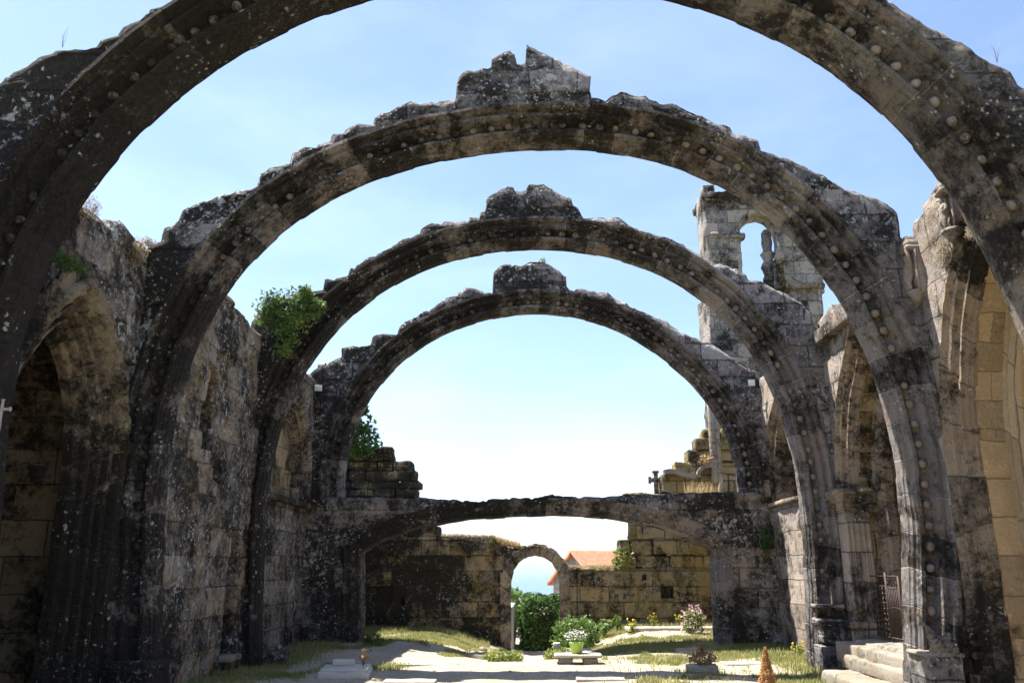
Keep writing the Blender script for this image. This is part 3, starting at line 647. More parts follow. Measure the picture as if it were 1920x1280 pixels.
# capital and pilaster at the gate opening
def molded(parent, x0, y0, side, zb, zt, mat, w=.34, d=.42):
    boxes('pilaster', [((d * .86, w * .86, zt - zb - .36), (x0, y0, (zb + zt - .36) / 2))] + [((.05, w * .96, zt - zb - .6), (x0 + d * q, y0, (zb + zt - .5) / 2), dict(r=.022)) for q in (-.36, -.2, -.02, .16, .33)], mat, parent, amp=.006, seg=.15)
    boxes('capital', [((d * q, w * q, h_ + .01), (x0, y0, zt - z_)) for q, h_, z_ in ((1.02, .03, .36), (1.10, .035, .325), (1.04, .10, .26), (1.14, .035, .19), (1.20, .035, .155), (1.28, .05, .11), (1.36, .06, .055), (1.30, .02, .01))], M['right_ring'], parent, amp=.008, seg=.08, r=.012)
    boxes('base', [((d * 1.25, w * 1.3, .10), (x0, y0, zb + .82)), ((d * 1.15, w * 1.2, .5), (x0, y0, zb + .5)), ((d * 1.4, w * 1.45, .32), (x0, y0, zb + .16))], mat, parent, amp=.018, seg=.08)
molded(tr, XR + .13, 14.50, 1, -.05, 2.95, M['right'], w=.42, d=.50)
boxes('colonnette_bases', [((.12, .12, z_h), (XR + dx_, dy_, z_)) for dx_, dy_ in ((-.02, 10.76), (.0, 10.62)) for z_h, z_ in ((.06, .95), (.05, .80), (.08, .66), (.3, .3))], M['right_ring'], tr, amp=.008, seg=.05, r=.02)

# left wall
tl = thing('left_side_wall', 'long dark left side wall of the nave with a broken chapel arch and niches', 'wall', (XL, 8, 0))
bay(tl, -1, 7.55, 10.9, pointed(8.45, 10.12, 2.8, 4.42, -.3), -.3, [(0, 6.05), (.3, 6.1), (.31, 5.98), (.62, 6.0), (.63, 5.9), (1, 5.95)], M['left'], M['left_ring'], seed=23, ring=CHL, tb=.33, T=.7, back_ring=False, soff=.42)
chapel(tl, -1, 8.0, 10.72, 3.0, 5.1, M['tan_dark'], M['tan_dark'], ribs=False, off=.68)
def stepf(tab): return lambda a: [z for (q, z) in tab if a >= q][-1]
mapL = lambda a, z, t: (XL - t, a, z)
XN = XL + .33; mapN = lambda a, z, t: (XN - t, a, z)
(n0, nz0), (n1, nz1) = UX(374, 838, XN), UX(409, 690, XN); (m0, mz0), (m1, mz1) = UX(411, 1238, XN), UX(451, 992, XN)
panel('wall_bay', tl, mapN, 11.4, 15.1, -.6, stepf([(0, 6.0), (12.6, 6.1), (13.3, 5.98), (14.1, 5.92)]), 1.1, M['left_light'], recess=[(n0, n1, nz0, nz1, .34), (m0, m1, mz0, mz1 - .08, .42), (m0 + .07, m1 - .05, mz1 - .09, mz1, .40), (12.9, 13.35, 3.0, 3.4, .07)], seed=31, cell=.05)
boxes('niche_head', [((.34, m1 - m0 - .02, .34), (XN - .30, (m0 + m1) / 2, mz1 - .30)), ((.3, n1 - n0 - .02, .22), (XN - .26, (n0 + n1) / 2, nz1 - .13))], M['tan'], tl, amp=.012, seg=.08)
link('niche_sill', rbox((.5, m1 - m0 + .1, .1), (XN - .05, (m0 + m1) / 2, mz0 + .02), amp=.01, seg=.1), M['step'], tl, world=True)
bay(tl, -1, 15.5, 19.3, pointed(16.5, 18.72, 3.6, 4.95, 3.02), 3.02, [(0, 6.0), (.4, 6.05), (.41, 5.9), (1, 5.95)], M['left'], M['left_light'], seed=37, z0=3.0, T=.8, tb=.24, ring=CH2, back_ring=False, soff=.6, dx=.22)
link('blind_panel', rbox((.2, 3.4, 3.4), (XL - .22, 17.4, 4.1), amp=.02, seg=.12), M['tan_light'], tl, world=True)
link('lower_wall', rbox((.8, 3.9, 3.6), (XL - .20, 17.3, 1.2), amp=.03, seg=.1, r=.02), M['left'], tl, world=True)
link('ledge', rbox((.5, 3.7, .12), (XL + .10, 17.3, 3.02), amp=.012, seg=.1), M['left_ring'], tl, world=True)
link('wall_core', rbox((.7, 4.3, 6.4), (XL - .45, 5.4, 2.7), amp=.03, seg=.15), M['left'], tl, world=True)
boxes('capital', [((.16, .2, .05), (XL - .70, 10.08, 2.85)), ((.13, .16, .10), (XL - .70, 10.10, 2.78)), ((.11, .13, .05), (XL - .70, 10.11, 2.71))], M['left_ring'], tl, amp=.01, seg=.05, r=.02)
# broken pale archivolt over the left chapel
pa = pointed(8.45, 10.12, 2.8, 4.42, -.3, 24)[2:-2]; ln = [0]
for i in range(1, len(pa)): ln.append(ln[-1] + math.hypot(pa[i][0] - pa[i - 1][0], pa[i][1] - pa[i - 1][1]))
vs = []; na, nb_ = 150, 11
for i in range(na + 1):
    s_ = ln[-1] * (.04 + .92 * i / na); y = float(np.interp(s_, ln, [p[0] for p in pa])); z = float(np.interp(s_, ln, [p[1] for p in pa])); d = Vector((y - 9.28, z - 2.9)).normalized()
    wd = .20 + .10 * FB(s_, 2, 7, 2.2, 4) + .10 * math.exp(-((s_ - ln[-1] / 2) / .5) ** 2)
    for j in range(nb_ + 1):
        o = .43 + wd * .8 * j / nb_; pr_ = .10 * math.sin(math.pi * j / nb_) ** .5 + .05 * FB(s_, o, 3, 9, 4) + .02 * math.sin(o * 60 + 5 * FB(s_, 0, 1, 3))
        vs.append((XL + .05 + (pr_ if 0 < j < nb_ else -.06), y + d.x * o, z + d.y * o))
fs = [(i * (nb_ + 1) + j, i * (nb_ + 1) + j + 1, (i + 1) * (nb_ + 1) + j + 1, (i + 1) * (nb_ + 1) + j) for i in range(na) for j in range(nb_)]
link('broken_archivolt', mesh_np('broken_archivolt', vs, fs), M['broken'], tl, world=True)
# walls of the last bay beside the entrance
for sg, tt_, mt in ((1, tr, M['facade']), (-1, tl, M['spandrel'])):
    X = XR + .4 if sg > 0 else XL - .4
    link('porch_wall', rbox((.8, 3.6, 4.2), (X, 21.6, 1.4), amp=.04, seg=.12, r=.05), mt, tt_, world=True)

# ------------------------------------------------------------------ entrance wall
DF = 23.2
door = [UY(p, q, DF + .5) for p, q in ((1048, 1230), (1049, 1140), (1049, 1090), (1044, 1070), (1034, 1054), (1020, 1045), (1004, 1041), (988, 1044), (974, 1054), (963, 1070), (958, 1090), (958, 1140), (960, 1230))]
door[0] = (door[1][0], -1.0); door[-1] = (door[-2][0], -1.0)
fo = [UY(p, q, DF) for p, q in ((1068, 1063), (1100, 1063), (1158, 1062), (1420, 1061))]
fl = [UY(p, q, DF) for p, q in ((520, 1003), (824, 1003), (860, 1005), (924, 1006), (936, 1018), (962, 1029), (980, 1023), (1003, 1019), (1030, 1022), (1050, 1036), (1062, 1050))][::-1]
outer = [(8.6, -1.0), (8.6, fo[-1][1]), ] + fo[::-1] + fl + [(-6.4, fl[-1][1]), (-6.4, -1.0)]
RD = [(.27, -.05), (.25, -.06), (.20, -.055), (.10, -.055), (.03, -.05), (.0, -.02)]
holes = []
for (x0, y0_, x1, y1_, dep) in ((1239, 1098, 1262, 1119, .5), (1203, 1033, 1213, 1042, .3), (1204, 1076, 1212, 1084, .3), (752, 1122, 760, 1132, .3)):
    a, b_ = UY(x0, y1_, DF), UY(x1, y0_, DF); holes.append((a[0], b_[0], a[1], b_[1], dep))
Cd = (door[6][0], .6); mapF = lambda a, z, t: (a, DF + t, z)
dl, dr = UY(925, 1100, DF)[0], UY(1085, 1100, DF)[0]
dout = [(dr, -1.0), (dr, UY(1000, 1062, DF)[1])] + [UY(p, q, DF) for p, q in ((1068, 1062), (1055, 1046), (1040, 1031), (1020, 1023), (1003, 1020), (980, 1023), (962, 1029), (945, 1022), (936, 1018))] + [(dl, UY(925, 1006, DF)[1]), (dl, -1.0)]
w, r_, stf = star_sweep(door, dout, Cd, mapF, T=.7, ring=RD, tb=.5, seed=91, ds=.03, cell=.05, amp=.02, bw=.78, rh=.4, top_amp=.04, back_ring=False)
tf = thing('entrance_wall', 'ruined entrance wall with a round doorway and a broken stepped gable', 'wall', (0, DF, 0))
link('wall_face', mesh_np('wall_face', *w), M['facade'], tf, world=True); link('door_arch', mesh_np('door_arch', *r_), M['door_ring'], tf, world=True)
hL, hR = UY(860, 1004, DF)[1], UY(1100, 1062, DF)[1]
panel('wall_face', tf, mapF, -6.4, dl + .02, -1.0, lambda a: hL + .04 * FB(a, 1, 1, .9, 3), .7, M['facade'], recess=holes, bw=.78, rh=.4, amp=.035, seed=41)
panel('wall_face', tf, mapF, dr - .02, 8.6, -1.0, lambda a: hR + .04 * FB(a, 1, 1, .9, 3), .7, M['facade'], recess=holes, bw=.78, rh=.4, amp=.035, seed=47)
jb = [UY(1050, 1088, DF + .55), UY(1058, 1088, DF + .55)]
link('door_jamb', rbox((.09, .12, 1.95), (jb[0][0] + .03, DF + .3, .55), amp=.01, seg=.1), M['door_ring'], tf, world=True)
def courses(name, rows_, left):
    L = []; rnd = random.Random(5)
    for (q0, q1, pe) in rows_:
        e = UY(pe, q1, DF)[0]; zb_, zt_ = UY(1000, q0, DF)[1], UY(1000, q1, DF)[1]; x = e; first = True
        lim_ = -6.3 if left else 8.4
        while (x > lim_) if left else (x < lim_):
            w_ = rnd.uniform(.42, .95); w_ = w_ * .7 if first else w_; first = False
            cx = x - w_ / 2 if left else x + w_ / 2
            L.append(((w_ - .012, .66 + rnd.uniform(-.05, .05), zt_ - zb_ - .008), (cx, DF + .35 + rnd.uniform(-.02, .02), (zb_ + zt_) / 2), dict(seed=rnd.random() * 40, tilt=(0, rnd.uniform(-.012, .012)))))
            x += -w_ if left else w_
    boxes(name, L, M['facade'], tf, amp=.028, seg=.09, r=.04)
courses('gable_stones', [(1063, 1040, 1156), (1040, 1010, 1160), (1010, 976, 1180), (976, 950, 1162), (950, 924, 1170), (924, 890, 1240), (890, 866, 1265), (866, 844, 1290), (844, 822, 1303), (822, 804, 1318)], False)
courses('gable_stones', [(1004, 985, 822), (985, 958, 800), (958, 932, 793), (932, 915, 781), (915, 900, 788), (900, 880, 778), (880, 862, 772), (862, 836, 735), (836, 805, 668), (805, 770, 640)], True)
# scroll and little round niche on the right gable shoulder
def seg_strip(pts, depth, thick, y):   # ribbon moulding following pts (x,z)
    vs = []; fs = []
    for i, p in enumerate(pts):
        q = pts[min(i + 1, len(pts) - 1)]; o = pts[max(i - 1, 0)]; tx, tz = q[0] - o[0], q[1] - o[1]; L = math.hypot(tx, tz); nx_, nz2 = -tz / L * thick / 2, tx / L * thick / 2
        vs += [(p[0] - nx_, y, p[1] - nz2), (p[0] + nx_, y, p[1] + nz2), (p[0] + nx_, y + depth, p[1] + nz2), (p[0] - nx_, y + depth, p[1] - nz2)]
    for i in range(len(pts) - 1):
        for k in range(4): fs.append((i * 4 + k, i * 4 + (k + 1) % 4, i * 4 + 4 + (k + 1) % 4, i * 4 + 4 + k))
    n = len(pts) * 4; fs += [(0, 3, 2, 1), (n - 4, n - 3, n - 2, n - 1)]
    return vs, fs
sc = [UY(p, q, DF - .2) for p, q in ((1245, 885), (1255, 883), (1268, 884), (1280, 889), (1295, 892), (1306, 893))]
ar = [UY(p, q, DF - .2) for p, q in ((1309, 894), (1311, 884), (1318, 876), (1328, 872), (1340, 874), (1347, 880), (1350, 890), (1350, 920))]
link('scroll_moulding', mesh_np('scroll_moulding', *seg_strip(sc, .28, .12, DF - .27), smooth=False), M['carved'], tf, world=True)
link('niche_moulding', mesh_np('niche_moulding', *seg_strip(ar, .26, .10, DF - .25), smooth=False), M['carved'], tf, world=True)
for px, q0, q1 in ((1351, 780, 925), (1341, 752, 905)):
    a = UY(px, q1, DF - .2); c_ = UY(px - 2, q0, DF - .2)
    link('colonnette', mesh_np('colonnette', *tube_data([(a[0], DF - .18, a[1] + (c_[1] - a[1]) * k / 10 ) for k in range(11)], .09, 10)), M['carved'], tf, world=True)

# ------------------------------------------------------------------ belfry
DB = 23.4
tw = thing('belfry', 'tall ruined stone belfry with an open arch, behind the right end of the great arches', 'tower', (6.7, DB, 0))
x0 = UY(1318, 420, DB)[0]; x1 = UY(1541, 540, DB)[0]; zc = UY(1500, 541, DB)[1]; zt = UY(1330, 368, DB)[1]
link('shaft', rbox((x1 - x0, 1.5, zc + 1), ((x0 + x1) / 2, DB + .75, zc / 2 - .5), amp=.04, seg=.16, r=.03, lim=90), M['tower'], tw, world=True)
boxes('cornice', [((UY(1546, 541, DB)[0] - UY(1452, 541, DB)[0], 1.75, .16), ((UY(1546, 541, DB)[0] + UY(1452, 541, DB)[0]) / 2, DB + .75, zc + .06))], M['plain'], tw, amp=.03, seg=.12)
oi = [UY(p, q, DB) for p, q in ((1462, 560), (1462, 440), (1455, 418), (1443, 405), (1428, 400), (1410, 403), (1397, 414), (1388, 430), (1394, 520), (1396, 560))]
oo = [(x1 + .02, oi[0][1])] + [(x1 + .02, zt + .1), (x1 - .5, zt + .35), (x1 - .9, zt + .1), (x1 - 1.4, zt + .15)] + [(x0 - .02, zt), (x0, oi[-1][1])]
RT = [(.14, -.02), (.12, -.03), (.08, -.02), (.02, .0), (.0, .05)]
w, r_, _ = star_sweep(oi, oo, (UY(1424, 480, DB)[0], UY(1424, 480, DB)[1]), lambda a, z, t: (a, DB + t, z), T=.75, ring=RT, tb=.6, seed=55, ds=.05, cell=.08, bw=.62, rh=.42, amp=.035)
link('bell_stage', mesh_np('bell_stage', *w), M['tower'], tw, world=True); link('bell_arch', mesh_np('bell_arch', *r_), M['tower'], tw, world=True)
def tb_box(p0, q0, p1, q1, dy, dep, **kw):
    a = UY(p0, q1, DB); b_ = UY(p1, q0, DB); return ((b_[0] - a[0], dep, b_[1] - a[1]), ((a[0] + b_[0]) / 2, DB + dy, (a[1] + b_[1]) / 2), kw)
boxes('top_cornice', [tb_box(1314, 362, 1385, 372, .6, 1.45), tb_box(1320, 371, 1380, 377, .6, 1.32)], M['plain'], tw, amp=.045, seg=.08)
boxes('impost', [tb_box(1333, 437, 1396, 447, .6, 1.34)], M['tower'], tw, amp=.03, seg=.08)
boxes('pier_foot', [tb_box(1456, 485, 1541, 548, .62, 1.18)], M['tower'], tw, amp=.02, seg=.12)
boxes('pinnacle', [tb_box(1323, 338, 1343, 364, .5, .35)], M['tower'], tw, amp=.02, seg=.08)
a = UY(1444, 530, DB + .3); zz = UY(1444, 415, DB + .3)[1]
pr = [(.27, 0), (.27, .25), (.33, .3), (.33, .42), (.26, .5), (.30, .68), (.36, .75), (.34, .85), (.24, .95), (.29, 1.1), (.36, 1.15), (.24, 1.25), (.24, 1.35), (.30, 1.5), (.22, 1.65), (.26, 1.8), (.12, 1.9)]
lathe('broken_column', [(r * .62 * (1 + .12 * random.uniform(-1, 1)), z * (zz - a[1]) / 1.9) for r, z in pr], M['tower'], tw, (a[0], DB + .3, a[1] - .3), 14)
a = UY(1466, 540, DB - .1)
lathe('colonnette', [(.11, 0), (.11, .9), (.15, .95), (.15, 1.0), (.10, 1.05), (.10, 2.1), (.16, 2.2), (.16, 2.3)], M['tower'], tw, (a[0], DB - .1, a[1]), 12)

# ------------------------------------------------------------------ gate, steps, plinths
gt = thing('iron_gate', 'low wrought iron gate with studded panel, closing the chapel at the top of the steps', 'gate', (XR + .22, 13.8, .55))
zb, zt_ = .58, 1.56; xg = XR + .22
def bar(p, q, r=.011, s=6): return tube_data([p, q], r, s)
fr_ = [bar((xg, 13.67, zb), (xg, 13.67, zt_ + .04), .022), bar((xg, 13.20, zb), (xg, 13.20, zt_ - .02), .02), bar((xg, 14.33, zb), (xg, 14.33, zt_), .02)]
for z in (zb + .05, zt_ - .02): fr_.append(bar((xg, 13.2, z), (xg, 14.33, z), .012))
link('frame', mesh_np('frame', *merge(fr_)), M['iron'], gt, world=True)
pb = [bar((xg, 13.72 + k * .118, zb + .05), (xg, 13.72 + k * .118, zt_ - .17), .008) for k in range(5)] + [bar((xg, 13.67, z), (xg, 14.33, z), .009) for z in (zt_ - .17, zb + .3, zb + .56)]
st_ = []
for k in range(5):
    for z in [zb + .09 + .075 * q for q in range(10)]:
        if (int(z * 18) % 5) == 0: continue
        st_.append(tube_data([(xg - .014, 13.72 + k * .118, z), (xg + .014, 13.72 + k * .118, z)], .017, 6))
link('studded_grille', mesh_np('studded_grille', *merge(pb + st_)), M['iron'], gt, world=True)
pl = [bar((xg, 13.26 + k * .06, zb + .05), (xg, 13.26 + k * .06, zt_ - .17), .008) for k in range(7)]
pl += [tube_data([(xg, 13.2 + .47 * k / 8, z + dz * math.sin(math.pi * k / 8)) for k in range(9)], .010) for z, dz in ((zt_ - .17, -.04), (zb + .47, .03))]
for yy in (13.27, 13.60):
    pl.append(tube_data([(xg, yy + .035 * math.cos(k * .7), zt_ - .09 + .035 * math.sin(k * .7)) for k in range(10)], .008, 5))
link('leaf_bars', mesh_np('leaf_bars', *merge(pl)), M['iron'], gt, world=True)

sp_ = thing('stone_steps', 'three worn pale stone steps rising to the iron gate', 'steps', (4.9, 13.2, 0))
for (xa, xb, za, zb_, ya, yb) in ((4.35, 5.5, -.2, .18, 11.5, 13.55), (4.78, 5.6, .16, .37, 11.5, 13.9), (5.12, 6.1, .33, .56, 11.5, 14.2)):
    link('step', rbox((xb - xa, yb - ya, zb_ - za), ((xa + xb) / 2, (ya + yb) / 2, (za + zb_) / 2), amp=.018, seg=.09, r=.04), M['step'], sp_, world=True)
def plinth(t, lst, mat, name='plinth'): return boxes(name, lst, mat, t, amp=.02, seg=.08, r=.025)
a2 = ARCH[1]['t']; a3 = ARCH[2]['t']; a1 = ARCH[0]['t']
xr2 = UY(1722, 1215, 10.75)[0]; xr2b = UY(1790, 1215, 10.5)[0]
plinth(a2, [((xr2b - xr2 + .06, .62, .95), ((xr2 + xr2b) / 2 + .02, 10.75, .18))], M['spandrel'])
xr3 = UY(1535, 1215, 14.8)[0]
plinth(a3, [((.42, .5, .55), (xr3 + .20, 14.85, .15)), ((.34, .46, .12), (xr3 + .22, 14.85, .52)), ((.42, .5, .08), (xr3 + .22, 14.85, .80)), ((.34, .44, .26), (xr3 + .24, 14.85, .66)), ((.45, .5, .07), (xr3 + .22, 14.85, 1.05))], M['spandrel'])
xl2 = UY(300, 1215, 10.78)[0]; plinth(a2, [((.5, .7, .9), (xl2 - .3, 10.95, .1))], M['spandrel_dark'])
# carved broken capital on the plinth
cf = thing('carved_fragment', 'broken carved capital fragment lying on the dark plinth of the second arch, right side', 'carved stone', (xr2 + .3, 10.6, .66))
vs = []; nn = 90; mm_ = 34; xa_, xb_ = xr2 + .0, xr2b + .02
for i in range(nn + 1):
    f = i / nn; x = xa_ + (xb_ - xa_) * f
    hg = (.36 * max(0, 1 - f * 1.5) ** 1.2 + .13 + .12 * math.exp(-((f - .95) / .16) ** 2) + .05 * math.exp(-((f - .45) / .1) ** 2)) + .035 * FB(x, 3, 1, 9, 3)
    for j in range(mm_ + 1):
        q = j / mm_; ang = q * math.pi * .5; z = .66 + hg * math.sin(ang); y = 10.47 + .26 * (1 - math.cos(ang))
        k = .030 * abs(math.sin(x * 34 + 2.5 * FB(x, z, 2, 5, 2))) * abs(math.sin(z * 40 + 2 * FB(x, z, 8, 6, 2))) + .03 * FB(x, y, z, 9, 4)
        vs.append((x, y - k, z + k * .6))
fs = [(i * (mm_ + 1) + j, (i + 1) * (mm_ + 1) + j, (i + 1) * (mm_ + 1) + j + 1, i * (mm_ + 1) + j + 1) for i in range(nn) for j in range(mm_)]
link('carved_leaves', mesh_np('carved_leaves', vs, fs), M['carved'], cf, world=True)
boxes('slab', [((xr2b - xr2 + .14, .55, .05), ((xr2 + xr2b) / 2 + .02, 10.72, .675))], M['carved'], cf, amp=.008, seg=.06)

# ------------------------------------------------------------------ statues on the right wall
def k_(h): return h
def statue(label, y, z, h, arms_up):
    t = thing('stone_statue', label, 'statue', (XR - .02, y, z), group='carved figures on the right wall')
    x = XR - .15
    boxes('niche_panel', [((.10, .40 * k_(h), 1.05 * h), (XR - .02, y, z + .5 * h))], M['carved'], t, amp=.03, seg=.04, r=.02)
    V = []; E = []; Rd = []
    def jt(p, r): V.append(p); Rd.append(r); return len(V) - 1
    k = h / 1.0
    pel = jt((x, y, z + .36 * k), .12 * k); ch = jt((x, y, z + .60 * k), .13 * k); nk = jt((x, y, z + .72 * k), .045 * k); hd = jt((x - .01, y, z + .80 * k), .075 * k); tp = jt((x - .01, y, z + .89 * k), .05 * k)
    E += [(pel, ch), (ch, nk), (nk, hd), (hd, tp)]
    for s in (-1, 1):
        kn = jt((x - .07 * k, y + s * .07 * k, z + .22 * k), .06 * k); ft = jt((x - .03 * k, y + s * .07 * k, z + .03 * k), .05 * k); E += [(pel, kn), (kn, ft)]
        sh = jt((x, y + s * .12 * k, z + .65 * k), .05 * k)
        el = jt((x - .05 * k, y + s * .19 * k, z + (.82 if arms_up and s < 0 else .50) * k), .038 * k); hn = jt((x - .09 * k, y + s * (.16 if arms_up and s < 0 else .07) * k, z + (.98 if arms_up and s < 0 else .47) * k), .034 * k); E += [(ch, sh), (sh, el), (el, hn)]
    me = bpy.data.meshes.new('figure'); me.from_pydata(V, E, []); o = link('figure', me, M['carved'], t, world=True)
    md = o.modifiers.new('skin', 'SKIN')
    for i, r in enumerate(Rd): me.skin_vertices[0].data[i].radius = (r, r)
    me.skin_vertices[0].data[0].use_root = True
    o.modifiers.new('sub', 'SUBSURF').render_levels = 2
    boxes('robe', [((.12 * k, .26 * k, .22 * k), (x + .09, y, z + .20 * k), dict(r=.05))], M['carved'], t, amp=.03, seg=.04)
    lathe('corbel', [(.03, -.16), (.06, -.12), (.09, -.06), (.13, -.02), (.13, .015)], M['carved'], t, (XR - .08, y, z), 14)
    cn = []
    for s in (-1, 1): cn.append(tube_data([(XR - .10, y + s * .22 * k, z + zz_) for zz_ in (0, .3 * k, .6 * k, .95 * k)], .018, 8))
    link('niche_columns', mesh_np('niche_columns', *merge(cn)), M['carved'], t, world=True)
    boxes('canopy', [((.20, .46 * k, .06), (XR - .10, y, z + 1.02 * k)), ((.22, .36 * k, .12), (XR - .10, y, z + 1.12 * k), dict(r=.05)), ((.15, .2 * k, .12), (XR - .10, y, z + 1.22 * k), dict(r=.05))], M['carved'], t, amp=.03, seg=.05)
y_, z_ = UX(1716, 548, XR - .1); statue('small carved figure in a columned niche high on the right wall, lower of two', y_, z_ + .0, .60, True)
y_, z_ = UX(1784, 440, XR - .1); statue('small carved bearded figure at the wall top above the pointed chapel arch', y_, z_ + .05, .50, False)

# ------------------------------------------------------------------ floodlights
def flood(label, loc, rz, sx=.20, sz=.15, tilt=.5, glass=True):
    t = thing('floodlight', label, 'floodlight', loc, rz=rz)
    link('housing', rbox((sx, .06, sz), (0, 0, 0), amp=0, seg=.1, r=.012, tilt=(tilt, 0)), M['black'], t)
    link('lens', rbox((sx * .86, .012, sz * .84), (0, -.036 * math.cos(tilt), -.036 * math.sin(tilt)), amp=0, seg=.1, r=.004, tilt=(tilt, 0)), M['lamp_glass'], t)
    link('bracket', mesh_np('bracket', *merge([tube_data([(0, .02, -.02), (0, .12, -.1), (0, .22, -.12)], .012)])), M['black'], t)
p = UY(597, 727, D4 - .25); flood('square floodlight with pale lens on the dark left end of the farthest arch', (p[0], D4 - .25, p[1]), .2)
p = UY(602, 681, D4 + .2); flood('black floodlight perched on top of the wall left of the farthest arch', (p[0], D4 + .3, p[1] - .02), 2.9, .2, .12)
p = UY(1408, 718, D4 - .25); flood('small pale floodlight on the right end of the farthest arch', (p[0], D4 - .3, p[1]), -.2, .17, .15)
# crosses
def cross(name, label, loc, h, w, t_, mat, th=.07, flare=True):
    o = thing(name, label, 'cross', loc)
    L = [((th, th, h), (loc[0], loc[1], loc[2] + h / 2)), ((w, th * .98, th), (loc[0], loc[1], loc[2] + h * .68))]
    if flare: L += [((th * 1.6, th * 1.04, th * .6), (loc[0], loc[1], loc[2] + h - th * .3)), ((th * .6, th * 1.04, th * 1.6), (loc[0] - w / 2 + th * .3, loc[1], loc[2] + h * .68)), ((th * .6, th * 1.04, th * 1.6), (loc[0] + w / 2 - th * .3, loc[1], loc[2] + h * .68))]
    boxes('cross_body', L, mat, o, amp=.006, seg=.05, r=.015)
    return o
p = UY(1231, 926, DF + .3); p2 = UY(1231, 882, DF + .3); cross('stone_cross', 'small grey stone cross standing on the broken entrance wall, right of centre', (p[0], DF + .3, p[1] - .15), p2[1] - p[1] + .15, .42, 0, M['tower'], .12)
p = UY(6, 812, 7.15); cross('white_cross', 'thin white wall cross fixed to the nearest arch pier at the left edge', (p[0] - .05, 7.15, p[1] + .02), .29, .17, 0, M['slab'], .024, True)

# ------------------------------------------------------------------ graves, slabs, stones
def slab(name, label, cat, p, q, w, d, h, rz=0, mat='slab', z0=None, group=None, extra=None):
    x, y = UZ(p, q, 0); z = gz(x, y) if z0 is None else z0; t = thing(name, label, cat, (x, y, z), group=group, rz=rz)
    link('base', rbox((w, d, h), (0, 0, h / 2 - .03), amp=.008, seg=.08, r=.015), M[mat], t)
    if extra: extra(t, w, d, h)
    return t
def gl(t, w, d, h):
    link('top_slab', rbox((w * .93, d * .93, .05), (0, 0, h - .012), amp=.002, seg=.1, r=.012), M['marble'], t)
    link('book_stone', rbox((.36, .12, .10), (-.06, .15, h + .06), amp=.004, seg=.05, r=.02), M['marble'], t)
t = slab('grave', 'pale marble grave with a small block headstone, at the foot of the dark left pier', 'grave', 648, 1266, .80, .72, .13, .12, extra=gl, mat='marble')
dx, dy = UZ(652, 1253, .15)
def fl_bunch(name, label, cat, x, y, z, h, n, sz, mat, stem=True, fl=None, fn=10, fs=.02, spread=.5):
    t = thing(name, label, cat, (x, y, z)); tubes = []; lp = []; fp = []
    for k in range(n):
        a = random.uniform(0, 6.28); r = h * spread * random.uniform(.1, 1); hh = h * random.uniform(.5, 1)
        pts = [(0, 0, 0), (math.cos(a) * r * .4, math.sin(a) * r * .4, hh * .6), (math.cos(a) * r, math.sin(a) * r, hh)]
        tubes.append(tube_data(pts, .006, 4, .003))
        for q in range(7):
            w_ = random.uniform(.25, 1); lp.append((math.cos(a) * r * w_ + random.gauss(0, .02), math.sin(a) * r * w_ + random.gauss(0, .02), hh * w_))
        fp.append((math.cos(a) * r, math.sin(a) * r, hh + .01))
    link('stems', mesh_np('stems', *merge(tubes)), M[mat], t); link('foliage', mesh_np('foliage', *leaves(lp, sz)), M[mat], t)
    if fl:
        random.shuffle(fp); pp = []
        for p in fp[:fn]: pp += [(p[0] + random.gauss(0, fs * .5), p[1] + random.gauss(0, fs * .5), p[2] + random.gauss(0, fs * .4)) for _ in range(5)]
        link('blossoms', mesh_np('blossoms', *leaves(pp, fs, up=1)), M[fl], t)
    return t
fl_bunch('dry_bouquet', 'dry brown bouquet standing on the pale marble grave', 'flowers', dx + .22, dy + .1, .17, .30, 9, .03, 'brownleaf')
slab('grave_slab', 'flat worn grave slab in the grass beside the left wall shadow', 'slab', 792, 1245, .95, .42, .07, .05)
slab('grave_slab', 'pale grave slab at the bottom edge left of the sandy path', 'slab', 768, 1277, .8, .35, .06, .0)
slab('grave_slab', 'tilted mossy slab with small stones left of the doorway path', 'slab', 918, 1220, .95, .5, .16, -.5, mat='step')
slab('grave_slab', 'long pale grave slab on the right grass bank before the entrance wall', 'slab', 1262, 1196, 2.3, .55, .09, .10)
slab('grave_slab', 'low pale slab in the dry grass between the conical plant and the right pier', 'slab', 1395, 1245, .75, .5, .05, .05)
slab('grave_slab', 'pale slab at the bottom edge right of the sandy path', 'slab', 1125, 1274, .75, .5, .06, 0)
bx_, by_ = UZ(1084, 1247, 0)
bt = thing('stone_bench', 'low stone bench slab carrying the green flower pot', 'bench', (bx_, by_, gz(bx_, by_)))
link('seat_slab', rbox((.85, .40, .06), (0, 0, .13), amp=.006, seg=.08), M['slab'], bt)
for s in (-1, 1): link('support', rbox((.26, .3, .14), (s * .22, 0, .03), amp=.008, seg=.08), M['step'], bt)
pz = gz(bx_, by_) + .16
pt = thing('flower_pot', 'lime green pot of white flowers on the stone bench', 'flower pot', (bx_ - .02, by_ + .05, pz))
lathe('pot', [(.085, 0), (.10, .02), (.125, .16), (.135, .17), (.135, .19), (.115, .19), (.11, .15)], M['greenpot'], pt, (0, 0, 0), 20, world=False)
lp = blob_points((0, 0, .24), (.16, .14, .09), 240, .2); link('foliage', mesh_np('foliage', *leaves(lp, .022)), M['leaf'], pt)
lp = blob_points((0, 0, .30), (.2, .16, .10), 190, .5); link('blossoms', mesh_np('blossoms', *leaves(lp, .018, up=1)), M['petal_w'], pt)
sx_, sy_ = UZ(1045, 1222, -.1)
tag(link('marker_stone', rbox((.16, .14, .42), (sx_, sy_ + .6, gz(sx_, sy_) + .12), amp=.006, seg=.05, r=.015), M['marble']), 'small white marker stone at the right foot of the doorway', 'stone')
